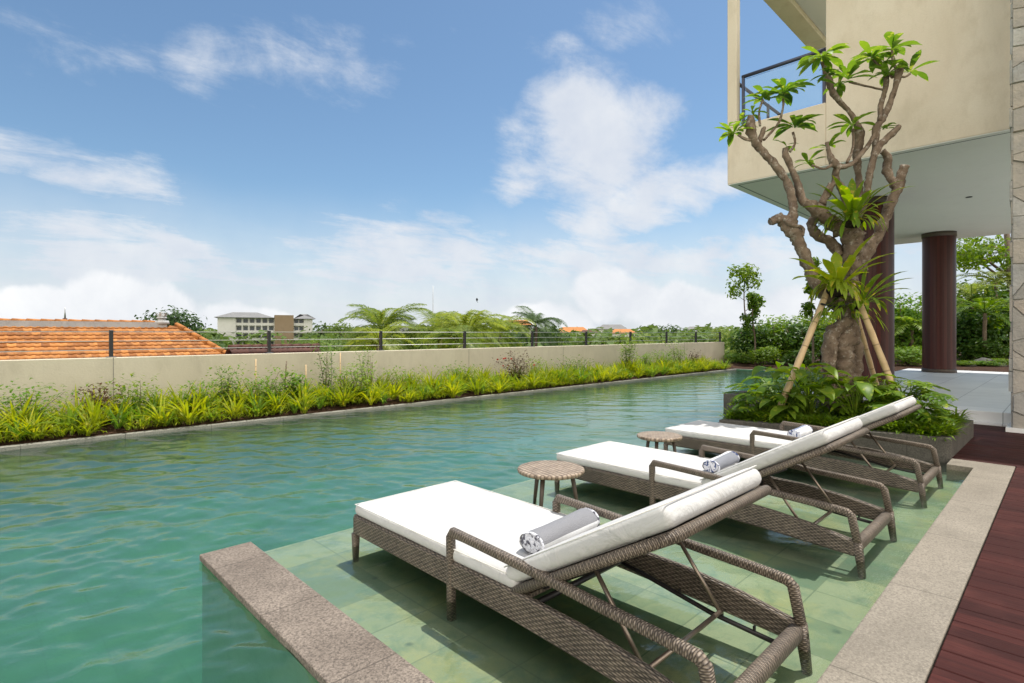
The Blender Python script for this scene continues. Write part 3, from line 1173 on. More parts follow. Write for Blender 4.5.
def cush(m, x0, y0, x1, y1, z0, z1, fn=None):
    """soft box: rounded edges, slightly puffed top and sides"""
    fn = fn or (lambda x, y, z: Vector((x, y, z)))
    NX, NY = 14, 24
    r = (z1 - z0) * .42
    cxm, cym, hz = (x0 + x1) / 2, (y0 + y1) / 2, (z1 - z0) / 2
    zc = (z0 + z1) / 2
    hx, hy = (x1 - x0) / 2, (y1 - y0) / 2
    prof = []
    for k in range(5):
        a = R(-90 + 90 * k / 4)
        prof.append((r * (1 - math.cos(a)), -hz + r + r * math.sin(a)))
    for k in range(5):
        a = R(90 * k / 4)
        prof.append((r * (1 - math.cos(a)), hz - r + r * math.sin(a)))
    loop = []
    cr = .025
    for sx, sy, a0 in ((1, 1, 0), (-1, 1, 90), (-1, -1, 180), (1, -1, 270)):
        for k in range(5):
            loop.append((sx, sy, R(a0 + 90 * k / 4)))
    # insert points along the edges
    pts2 = []

    def ring(ins):
        out = []
        q = max(.004, cr - ins * .3)
        for sx, sy, a in loop:
            out.append((sx * (hx - ins - q) + q * math.cos(a), sy * (hy - ins - q) + q * math.sin(a)))
        dense = []
        for i in range(len(out)):
            a, b = out[i], out[(i + 1) % len(out)]
            L = math.dist(a, b)
            kk = max(1, int(round(L / .07))) if L > .1 else 1
            for j in range(kk):
                dense.append((a[0] + (b[0] - a[0]) * j / kk, a[1] + (b[1] - a[1]) * j / kk))
        return dense
    base = ring(0)
    n_ = len(base)
    i0 = len(m.v)
    for ins, z in prof:
        s_x, s_y = (hx - ins) / hx, (hy - ins) / hy
        for x, y in base:
            w = .003 * noise.noise(Vector((x * 6, y * 6, z * 9)))
            m.add(fn(cxm + x * s_x * (1 + w), cym + y * s_y * (1 + w), zc + z + w))
    for j in range(len(prof) - 1):
        for k in range(n_):
            k2 = (k + 1) % n_
            m.face((i0 + j * n_ + k, i0 + j * n_ + k2, i0 + (j + 1) * n_ + k2, i0 + (j + 1) * n_ + k), None, True)
    last = i0 + (len(prof) - 1) * n_
    ins = prof[-1][0]
    s_x, s_y = (hx - ins) / hx, (hy - ins) / hy
    prev = last
    for q in (.9, .7, .45, .2):
        cur = len(m.v)
        for x, y in base:
            xx, yy = x * s_x * q, y * s_y * q
            w = .003 * noise.noise(Vector((xx * 5, yy * 5, 1)))
            m.add(fn(cxm + xx, cym + yy, zc + hz + .006 * (1 - q * q) + w))
        for k in range(n_):
            k2 = (k + 1) % n_
            m.face((prev + k, prev + k2, cur + k2, cur + k), None, True)
        prev = cur
    c = m.add(fn(cxm, cym, zc + hz + .006))
    for k in range(n_):
        m.face((prev + k, prev + (k + 1) % n_, c), None, True)
    m.face([i0 + k for k in range(n_)][::-1])


L1 = make_lounger()
L1['label'] = 'nearest grey wicker sun lounger, with its white cushion beside the granite ledge'
LOUNGERS = [L1]
for x, dy, lab in ((3.32, .07, 'middle grey wicker sun lounger, standing between the two round side tables'),
               (4.99, .06, 'farthest grey wicker sun lounger, standing next to the stone planter')):
    c = copy_tree(L1)
    c.location.x = x
    c.location.y = dy
    c['label'] = lab
    LOUNGERS.append(c)
for l in LOUNGERS:
    l['group'] = 'sun loungers lined up on the pool shelf'


def towel(x, y, z, L, r, rz, m_side, m_end, label, sq=.8):
    t = thing('rolled_towel', (x, y, z), label, 'towel', 'rolled towels on the loungers', rz)
    m = MB()
    n_, K = 28, 14
    i0 = len(m.v)
    for j in range(K + 1):
        tt = j / K
        x_ = (tt - .5) * L
        for k in range(n_ + 1):
            a = 2 * math.pi * k / n_
            rr = r * (1 + .06 * math.sin(3 * a + 4 * tt) + .05 * noise.noise(Vector((tt * 4, math.cos(a), math.sin(a)))))
            if k > n_ - 3:
                rr *= 1.07
            edge = min(tt, 1 - tt)
            rr *= 1 - .10 * max(0, 1 - edge / .06)
            yy, zz = rr * math.cos(a) * 1.1, rr * math.sin(a) * sq
            m.add((x_, yy, zz + r * sq))
    for j in range(K):
        for k in range(n_):
            a = i0 + j * (n_ + 1) + k
            m.face((a, a + 1, a + n_ + 2, a + n_ + 1), [(k / n_, 0), ((k + 1) / n_, 0), ((k + 1) / n_, 1), (k / n_, 1)], True)
    m.build('roll', m_side, t)
    for sgn in (-1, 1):
        m = MB()
        # spiral folds seen on the end
        c = []
        for k in range(60):
            q = k / 59
            a = q * 5.2 * math.pi
            rr = r * (.10 + .80 * q)
            c.append((sgn * (L / 2 - .012 + .010 * (1 - q)), rr * math.cos(a) * 1.08, rr * math.sin(a) * sq + r * sq))
        m.sweep(c, rprof(.022, .013, .005, 2), up=(1, 0, 0))
        m.build('rolled_end', m_end, t)
    return t


towel(1.945, 1.66, FL + .326, .46, .060, R(4), 'towel_gray', 'towel_end_gray', 'grey and white striped towel rolled on the nearest lounger')
towel(3.80, 1.75, FL + .326, .40, .055, R(4), 'towel_navy', 'towel_end_navy', 'rolled towel with dark blue end on the middle lounger')
towel(5.48, 1.77, FL + .326, .38, .052, R(2), 'towel_pale_blue', 'towel_end_navy', 'blue and white striped towel rolled on the farthest lounger')


def side_table(x, y, r, label):
    t = thing('side_table', (x, y, FL), label, 'side table', 'woven side tables between the loungers')
    m = MB()
    n_ = 40
    rings = [(0, .352), (r * .5, .352), (r * .93, .352), (r * .985, .347), (r, .336), (r * .985, .325), (r * .93, .320), (0, .320)]
    i0 = len(m.v)
    for rr, z in rings:
        for k in range(n_):
            a = 2 * math.pi * k / n_
            w = 1 + .006 * math.sin(a * 20)
            m.add((rr * w * math.cos(a), rr * w * math.sin(a), z))
    for j in range(len(rings) - 1):
        for k in range(n_):
            k2 = (k + 1) % n_
            m.face((i0 + j * n_ + k, i0 + (j + 1) * n_ + k, i0 + (j + 1) * n_ + k2, i0 + j * n_ + k2)[::-1], None, True)
    m.build('table_top', 'table_weave', t)
    for k in range(3):
        a = R(200 + 120 * k)
        m = MB()
        m.tube([(r * .62 * math.cos(a), r * .62 * math.sin(a), .322), (r * .86 * math.cos(a), r * .86 * math.sin(a), 0)], [.017, .011], 10)
        m.build('leg', 'dark_wood_leg', t)


side_table(2.86, 2.54, .235, 'round woven side table between the nearest and middle loungers')
side_table(4.50, 2.66, .205, 'round woven side table between the middle and farthest loungers')

# ------------------------------------------------------------------ boundary wall with wire railing
t = thing('boundary_wall', (7, 9.0, 0), 'long low beige rendered wall behind the planting bed', 'wall')
m = MB()
m.box(-13.4, 0, -.6, 12.8, .16, .87)
bevel(m.build('rendered_wall', 'wall_plaster', t), .008)
for k in range(6):
    m = MB()
    m.box(-5.7 + 3.1 * k, -.0025, .0, -5.692 + 3.1 * k, .012, .869)
    m.build('movement_joint', 'kerb_stone', t)
t = thing('wire_railing', (7, 9.08, .87), 'black post railing with thin steel wires on top of the beige wall', 'railing')
for px in (-.8, 1.29, 3.37, 5.42, 7.45, 9.55, 11.64, 13.74, 15.79, 17.75, 19.6):
    m = MB()
    m.box(px - 7 - .022, -.03, 0, px - 7 + .022, .03, .37)
    m.box(px - 7 - .055, -.05, 0, px - 7 + .055, .05, .012)
    bevel(m.build('post', 'rail_black', t), .004, 1)
for z in (.10, .22, .345):
    m = MB()
    m.tube([(-9.0, 0, z), (12.6, 0, z)], .006, 6)
    m.build('wire', 'steel_wire', t)

# ------------------------------------------------------------------ planting bed
def clump(nb, h, seed):
    random.seed(seed)
    m = MB()
    for k in range(nb):
        a = random.uniform(0, 6.283)
        tilt = random.uniform(.15, 1.0) ** .8
        d = Vector((math.cos(a) * tilt, math.sin(a) * tilt, 1.0))
        L = h * random.uniform(.65, 1.2)
        m.leaf((random.uniform(-.03, .03), random.uniform(-.03, .03), 0), d, L, random.uniform(.022, .036), random.uniform(.3, 1.7), 5, .5, peak=.3)
    return m


clumps = [clump(26, .42, 100 + k).mesh('spiky_plant', 'leaf_spiky_yellow') for k in range(6)] + [clump(22, .40, 120 + k).mesh('spiky_plant', 'leaf_shrub_bright') for k in range(4)]
random.seed(11)
lab = 'yellow-green plant with long arching blades in the bed below the beige wall'
cnt = 0
spots = []
for row, (yy, st) in enumerate(((7.785, .235), (8.00, .27), (8.20, .29), (8.42, .31), (8.68, .38))):
    x = .05 + row * .1
    while x < 17.3:
        spots.append((x + random.uniform(-.12, .12), yy + random.uniform(-.08, .10), row))
        x += st * random.uniform(.8, 1.2) * (1 + x * .012)
for x, y, row in spots:
    o = bpy.data.objects.new('spiky_plant', random.choice(clumps))
    C.objects.link(o)
    o.location = (x, y, .04 + .07 * min(1, (y - 7.7) / .4))
    s_ = random.uniform(.6, 1.15)
    o.scale = (s_, s_, s_ * random.uniform(.9, 1.15))
    o.rotation_euler.z = random.uniform(0, 6.28)
    tag(o, lab, 'bed plant', 'yellow-green bladed plants filling the bed')
    cnt += 1
print('clumps', cnt)
random.seed(12)
m = MB()
for k in range(11000):
    x = random.uniform(-.3, 17.4)
    y = 7.735 + 1.1 * random.random() ** 1.7
    if noise.noise(Vector((x * 1.3, y * 2.0, 5))) < -.36:
        continue
    a = random.uniform(0, 6.283)
    m.leaf((x, y, .05 + .06 * min(1, (y - 7.7) / .4)), (math.cos(a) * .8, math.sin(a) * .8, random.uniform(.5, 1.8)), random.uniform(.10, .28), random.uniform(.012, .026), random.uniform(.5, 1.8), 3, .3, peak=.35)
tag(m.build('low_growth', 'leaf_spiky_yellow'), 'short yellow-green shoots covering the soil between the bladed plants', 'ground cover', None, 'stuff')


def leafy(m, c, rad, n, size, asp=.5, seedn=0, shell=.35, mi=0, nodir=False):
    """leaf cards through an ellipsoid volume with clumps and gaps"""
    c = Vector(c)
    rad = Vector(rad)
    k = 0
    tries = 0
    while k < n and tries < n * 6:
        tries += 1
        v = Vector((random.gauss(0, 1), random.gauss(0, 1), random.gauss(0, 1))).normalized()
        rr = random.uniform(shell, 1) ** .5
        lump = noise.noise(Vector((v.x * 2.2 + seedn, v.y * 2.2, v.z * 2.2))) * .35
        p = Vector((v.x * rad.x, v.y * rad.y, v.z * rad.z)) * (rr * (1 + lump))
        g = noise.noise(Vector((p.x * 1.7 / rad.x + seedn * 3, p.y * 1.7 / rad.y, p.z * 1.7 / rad.z)) * 1.6)
        if g < -.12:
            continue
        nn = (v + Vector((random.uniform(-1, 1), random.uniform(-1, 1), random.uniform(-.2, 1.3))) * .9)
        m.card(c + p, nn, size * random.uniform(.6, 1.3), mi, asp)
        k += 1


def shrub(x, y, z, w, h, n, size, mat, label, cat='shrub', group=None, stems=5, top=None, seed=0, flowers=0, asp=.45):
    random.seed(seed + 500)
    h *= 1.2
    size *= 1.15
    n = int(n * 1.5)
    t = thing('shrub', (x, y - .12, z), label, cat, group)
    m = MB()
    tips = []
    for k in range(stems):
        a = random.uniform(0, 6.28)
        e = Vector((math.cos(a) * w * .5 * random.random(), math.sin(a) * w * .3 * random.random(), h * random.uniform(.6, 1)))
        mid = e * .5 + Vector((random.uniform(-.04, .04), random.uniform(-.04, .04), 0))
        m.tube([(0, 0, 0), mid, e], [.006, .005, .002], 5)
        tips.append((mid, e))
    m.build('stem', 'bark', t)
    m = MB()
    for mid, e in tips:
        nn = n // stems
        for q in range(nn):
            u = random.uniform(.1, 1.08)
            p = Vector((0, 0, 0)).lerp(mid, u * 2) if u < .5 else mid.lerp(e, u * 2 - 1)
            a = random.uniform(0, 6.28)
            m.leaf(p + Vector((random.uniform(-.5, .5), random.uniform(-.5, .5), random.uniform(-.2, .2))) * w * .5,
                   (math.cos(a), math.sin(a), random.uniform(-.1, .9)), size * random.uniform(.6, 1.2), size * asp, .6, 2, .2, peak=.5)
    m.build('foliage', mat, t)
    if flowers:
        m = MB()
        for q in range(flowers):
            p = Vector((random.uniform(-.4, .4) * w, random.uniform(-.4, .4) * w, h * random.uniform(.6, .95)))
            for j in range(5):
                m.card(p, (random.uniform(-1, 1), random.uniform(-1, 1), .6), .05, 0, .9)
        m.build('flower', 'flower_red', t)
    return t


shrub(2.55, 8.55, .1, .55, .52, 420, .055, 'leaf_shrub_bright', 'bright green leafy shrub against the wall below the right end of the tiled roof', seed=1)
shrub(2.0, 8.25, .1, .6, .36, 300, .06, 'leaf_shrub_bright', 'low lime green shrub just left of the tallest shrub in the bed', seed=21)
shrub(3.4, 8.35, .1, .5, .42, 300, .07, 'leaf_shrub_bright', 'lime green shrub with broad pale leaves among wooden stakes', seed=2, asp=.6)
shrub(4.0, 8.5, .1, .4, .80, 330, .05, 'leaf_shrub_bright', 'tall thin leafy shrub reaching the wall top beside the wooden stakes', seed=3, stems=4)
shrub(4.75, 8.55, .1, .42, .66, 280, .05, 'leaf_shrub_bright', 'narrow upright shrub with small leaves, right of the wooden stakes', seed=4, stems=4)
shrub(1.0, 8.5, .1, .6, .36, 260, .06, 'leaf_burgundy', 'brown tinged low shrub against the left part of the beige wall', seed=5)
shrub(8.2, 8.5, .1, .95, .56, 620, .06, 'leaf_burgundy', 'dark reddish shrub with small red flowers in the middle of the bed', seed=6, flowers=9, stems=8)
shrub(9.1, 8.6, .1, .6, .42, 300, .06, 'leaf_mid', 'low green shrub right of the red flowered shrub', seed=7)
shrub(12.55, 8.5, .1, .65, .82, 520, .075, 'leaf_shrub_bright', 'tall bright bushy shrub rising before the right half of the beige wall', seed=8, stems=7)
shrub(13.6, 8.6, .1, .6, .50, 300, .07, 'leaf_shrub_bright', 'low bright shrub just right of the tall bushy one', seed=9)
shrub(15.3, 8.6, .1, .7, .62, 380, .07, 'leaf_mid', 'olive shrub near the far end of the beige wall', seed=10)
shrub(16.3, 8.5, .1, .6, .45, 300, .07, 'leaf_burgundy', 'small reddish shrub near the far end of the bed', seed=12)

for k, (x, y, w_, h_, mt, lb) in enumerate((
        (1.45, 8.60, .9, .42, 'leaf_mid', 'green bushy shrub against the wall below the first railing post'),
        (2.95, 8.35, .8, .46, 'leaf_shrub_bright', 'loose leafy shrub around the foot of the leftmost stake'),
        (4.40, 8.30, .8, .44, 'leaf_shrub_bright', 'leafy shrub around the foot of the tall pale stake'),
        (5.5, 8.6, .9, .36, 'leaf_mid', 'low wide green shrub right of the five stakes'),
        (6.9, 8.6, 1.0, .36, 'leaf_shrub_bright', 'low wide lime shrub left of the red flowered shrub'),
        (10.4, 8.6, 1.1, .40, 'leaf_mid', 'low green shrub between the red flowers and the tall bushy shrub'),
        (14.4, 8.6, 1.1, .46, 'leaf_shrub_bright', 'lime shrub between the tall bushy one and the olive one'),
        (.35, 8.6, .9, .40, 'leaf_shrub_bright', 'lime shrub against the wall at the left edge'))):
    shrub(x, y, .1, w_, h_, 520, .062, mt, lb, seed=60 + k, stems=9)

stk = [(3.07, 8.80, .74, 0), (3.42, 8.62, .70, .05), (3.86, 8.8, .62, 0), (4.44, 8.75, .80, 0), (5.0, 8.7, .62, .02)]
labs = ['thin wooden stake leftmost in the bed, against the wall', 'dark wooden stake leaning slightly, second from the left in the bed',
        'short thin wooden stake in the middle of the row of five', 'tall pale wooden stake fourth from the left in the bed', 'thin wooden stake rightmost of the five in the bed']
for (x, y, h, ln), lb in zip(stk, labs):
    m = MB()
    m.tube([(0, 0, 0), (ln * .5, 0, h * .5), (ln, .0, h)], [.012, .011, .010], 7)
    m.build('plant_stake', 'bark' if ln else 'bamboo', None, lb, 'stake', 'wooden stakes in the planting bed', loc=(x, y, .06))

# ------------------------------------------------------------------ house: balcony storey over round columns
FX = 9.20
v = thing('house', (12, 0, 0), 'cream rendered house storey with balcony raised on dark round columns', 'house')
v0 = Vector((-12, 0, 0))


def hb(name, mat, boxes, bv=.008, parent=v, label=None):
    m = MB()
    for b in boxes:
        m.box(b[0] - 12, b[1], b[2], b[3] - 12, b[4], b[5])
    o = m.build(name, mat, parent, label)
    if bv:
        bevel(o, bv, 1)
    return o


hb('wall', 'cream_plaster', [(FX, .50, 3.745, FX + .22, 2.61, 6.42), (FX, 2.612, 3.745, FX + .2, 4.13, 4.70), (FX + .222, 2.40, 3.747, 18.8, 2.61, 6.41)])
hb('corner_post', 'cream_plaster', [(FX - .002, 3.975, 4.702, FX + .15, 4.132, 7.57)])
hb('side_parapet', 'cream_plaster', [(FX + .202, 3.95, 3.747, 18.8, 4.128, 4.68)])
hb('soffit', 'soffit_paint', [(FX + .004, -2.5, 3.735, 18.84, 4.126, 3.744)], 0)
hb('slab', 'cream_plaster', [(FX + .21, -2.4, 3.7465, 18.83, 3.94, 3.9)], 0)
hb('soffit_groove', 'rail_black', [(FX + .12, -2.3, 3.7325, FX + .135, 4.0, 3.7355), (FX + .12, 3.985, 3.7325, 18.6, 4.0, 3.7355)], 0)
roof = hb('upper_roof', 'cream_plaster', [(FX - .004, 3.78, 7.58, 19, 4.14, 7.85), (FX + .02, 2.62, 7.70, 19, 3.78, 7.85)])
hb('ceiling', 'ceiling_gray', [(FX + .03, 2.62, 7.685, 18.9, 3.775, 7.698)], 0, roof)
m = MB()
m.tube([(FX + .1 - 12, 2.62, 5.55), (FX + .1 - 12, 3.92, 5.55)], .03, 10)
m.tube([(FX + .1 - 12, 4.02, 5.50), (6.0, 4.02, 5.50)], .028, 10)
m.build('handrail', 'steel_blue', v)
for (x, y) in ((FX + .1, 2.66), (FX + .1, 3.90), (FX + 1.5, 4.02), (FX + 3.0, 4.02), (FX + 4.5, 4.02)):
    m = MB()
    m.box(x - 12 - .02, y - .02, 4.685, x - 12 + .02, y + .02, 5.53)
    m.build('rail_post', 'steel_blue', v)
m = MB()
m.box(FX + .094 - 12, 2.70, 4.76, FX + .106 - 12, 3.86, 5.50)
m.build('glass_panel', 'glass', v)
# downlight in the soffit
p = atz(969, 197, 3.733)
m = MB()
m.tube([(p.x - 12, p.y, 3.725), (p.x - 12, p.y, 3.734)], .05, 16, up=(1, 0, 0))
m.build('downlight', 'rail_black', v)
for (x, y, r_) in ((12.21, 2.66, .345), (17.45, 2.36, .345)):
    m = MB()
    n_ = 56
    i0 = len(m.v)
    zs = (.21, 3.735)
    for z in zs:
        for k in range(n_ + 1):
            a = 2 * math.pi * k / n_
            m.add((x - 12 + r_ * math.cos(a), y + r_ * math.sin(a), z))
    for k in range(n_):
        u0, u1 = 2 * math.pi * r_ * k / n_, 2 * math.pi * r_ * (k + 1) / n_
        m.face((i0 + k, i0 + k + 1, i0 + n_ + 2 + k, i0 + n_ + 1 + k), [(u0, .2), (u1, .2), (u1, 3.7), (u0, 3.7)], True)
    col = m.build('column', 'column_wood', v)
    m = MB()
    m.tube([(x - 12, y, .211), (x - 12, y, .30)], r_ + .014, 48, up=(1, 0, 0))
    m.build('collar', 'dark_wood_leg', col)
    m = MB()
    m.tube([(x - 12, y, 3.62), (x - 12, y, 3.733)], r_ + .012, 48, up=(1, 0, 0))
    m.build('collar', 'dark_wood_leg', col)

# rubble-stone clad wall at the right edge
sw = thing('stone_clad_wall', (8.62, .48, .05), 'tall rough wall of pale irregular stones at the right edge, beside the pale terrace', 'wall')
m = MB()
m.box(0, -3.2, .0, .5, 0, 6.4)
m.build('mortar_core', 'mortar', sw)
random.seed(5)
m = MB()


def stones(m, axis, u0, u1, z0, z1):
    cell = .27
    pts = []
    nu, nz = max(1, round((u1 - u0) / cell)), round((z1 - z0) / (cell * .8))
    for i in range(nu):
        for j in range(nz):
            pts.append((u0 + (u1 - u0) * (i + .5 + random.uniform(-.45, .45)) / nu, z0 + (z1 - z0) * (j + .5 + random.uniform(-.45, .45)) / nz))
    for a in pts:
        poly = [(max(u0, a[0] - .5), max(z0, a[1] - .5)), (min(u1, a[0] + .5), max(z0, a[1] - .5)), (min(u1, a[0] + .5), min(z1, a[1] + .5)), (max(u0, a[0] - .5), min(z1, a[1] + .5))]
        for b in pts:
            if b is a or abs(b[0] - a[0]) > .8 or abs(b[1] - a[1]) > .8:
                continue
            mx, mz, nx_, nz_ = (a[0] + b[0]) / 2, (a[1] + b[1]) / 2, b[0] - a[0], b[1] - a[1]
            out = []
            for k in range(len(poly)):
                p_, q_ = poly[k], poly[(k + 1) % len(poly)]
                dp = (p_[0] - mx) * nx_ + (p_[1] - mz) * nz_
                dq = (q_[0] - mx) * nx_ + (q_[1] - mz) * nz_
                if dp <= 0:
                    out.append(p_)
                if dp * dq < 0:
                    t_ = dp / (dp - dq)
                    out.append((p_[0] + (q_[0] - p_[0]) * t_, p_[1] + (q_[1] - p_[1]) * t_))
            poly = out
            if len(poly) < 3:
                break
        n_ = len(poly)
        if n_ < 3:
            continue
        cu, cz = sum(p_[0] for p_ in poly) / n_, sum(p_[1] for p_ in poly) / n_
        dep = random.uniform(.012, .040)
        uvt = (random.random(), .5)
        k0 = len(m.v)
        for gg, dd in ((.955, -.004), (.95, dep * .6), (.90, dep)):
            for p_ in poly:
                uu, zz = cu + (p_[0] - cu) * gg, cz + (p_[1] - cz) * gg
                d_ = dd + (random.uniform(-.005, .005) if gg < .9 else 0)
                m.add((-d_, uu, zz) if axis == 'x' else (uu, d_, zz))
        for lvl in range(2):
            for e in range(n_):
                e2 = (e + 1) % n_
                f_ = (k0 + lvl * n_ + e, k0 + lvl * n_ + e2, k0 + (lvl + 1) * n_ + e2, k0 + (lvl + 1) * n_ + e)
                m.face(f_ if axis != 'x' else f_[::-1], [uvt] * 4)
        f_ = [k0 + 2 * n_ + e for e in range(n_)]
        m.face(f_ if axis != 'x' else f_[::-1], [uvt] * n_)


stones(m, 'x', -3.1, .01, .02, 6.38)
stones(m, 'y', -.01, .5, .02, 6.38)
m.build('stone_facing', 'stone_cladding', sw)
m = MB()
m.box(-.06, -3.2, 0, .56, .06, .05)
m.build('footing', 'terrace_stone', sw)

# ------------------------------------------------------------------ planter
pt = thing('planter', (7, 1.8, 0), 'low dark stone planter bed filled with plants around the frangipani', 'planter')
m = MB()
A, Bc, Cc, D = (5.93, 2.76), (6.41, .775), (7.93, .765), (7.93, 2.78)


def inset(poly, w):
    cx_ = sum(p[0] for p in poly) / len(poly)
    cy_ = sum(p[1] for p in poly) / len(poly)
    return [(p[0] + (w if p[0] < cx_ else -w), p[1] + (w if p[1] < cy_ else -w)) for p in poly]


def planter_ring(poly, z0, z1, w):
    ins = inset(poly, w)
    n_ = len(poly)
    m = MB()
    i = len(m.v)
    for p in poly:
        m.add((p[0] - 7, p[1] - 1.8, z0))
    for p in poly:
        m.add((p[0] - 7, p[1] - 1.8, z1))
    for p in ins:
        m.add((p[0] - 7, p[1] - 1.8, z1))
    for p in ins:
        m.add((p[0] - 7, p[1] - 1.8, z0))
    for k in range(n_):
        k2 = (k + 1) % n_
        m.face((i + k, i + k2, i + n_ + k2, i + n_ + k))
        m.face((i + n_ + k, i + n_ + k2, i + 2 * n_ + k2, i + 2 * n_ + k))
        m.face((i + 2 * n_ + k, i + 2 * n_ + k2, i + 3 * n_ + k2, i + 3 * n_ + k))
    return m


bevel(planter_ring([A, Bc, Cc, D], -.5, .232, .16).build('stone_edge', 'planter_stone', pt), .008)
bevel(planter_ring([(8.36, 2.0), (9.04, 2.0), (9.04, 3.82), (8.36, 3.82)], -.9, .25, .12).build('stone_edge', 'planter_stone', pt), .008)
m = MB()
m.prism([(A[0] - 7 + .15, A[1] - 1.95), (Bc[0] - 7 + .15, Bc[1] - 1.65), (Cc[0] - 7.15, Cc[1] - 1.65), (D[0] - 7.15, D[1] - 1.95)], -.3, .19)
m.box(8.46 - 7, 2.1 - 1.8, -.3, 8.95 - 7, 3.72 - 1.8, .2)
m.build('soil', 'soil', pt)

# ------------------------------------------------------------------ frangipani
TD = 6.6
tb = at(842, 408, TD)
tb.z = .19
tr = thing('frangipani_tree', tb, 'gnarled pruned frangipani tree with bright leaf rosettes in the stone planter', 'tree')


def T(px, py, dd=0.0):
    return at(px, py, TD + dd) - tb


PX = TD / F_PX


def limb(m, pts, sub=9, sides=16, knob=.12, seed=0.0):
    """pts: (px, py, depth offset, radius in survey pixels)"""
    P = []
    for px, py, dd, r_ in pts:
        q = T(px, py, dd)
        P.append((q.x, q.y, q.z, r_ * PX * .84))
    P = smooth_path(P, sub)
    n = len(P)
    i0 = len(m.v)
    prev = None
    for j in range(n):
        c = Vector(P[j][:3])
        tdir = (Vector(P[min(j + 1, n - 1)][:3]) - Vector(P[max(j - 1, 0)][:3])).normalized()
        if prev is None:
            prev = tdir.orthogonal().normalized()
        s1 = (prev - tdir * prev.dot(tdir)).normalized()
        prev = s1
        s2 = tdir.cross(s1)
        for k in range(sides):
            a = 2 * math.pi * k / sides
            dr = s1 * math.cos(a) + s2 * math.sin(a)
            w = noise.noise((c + dr * .05) * 9 + Vector((seed, 0, 0))) * knob * 1.7 + noise.noise((c + dr * .04) * 24) * knob * 1.4 + noise.noise((c + dr * .03) * 60) * knob * .6 + .07 * math.sin(3 * a + j * .22)
            m.add(c + dr * P[j][3] * (1 + w))
    for j in range(n - 1):
        for k in range(sides):
            k2 = (k + 1) % sides
            m.face((i0 + j * sides + k, i0 + j * sides + k2, i0 + (j + 1) * sides + k2, i0 + (j + 1) * sides + k), None, True)
    m.face([i0 + k for k in range(sides)][::-1])
    m.face([i0 + (n - 1) * sides + k for k in range(sides)])


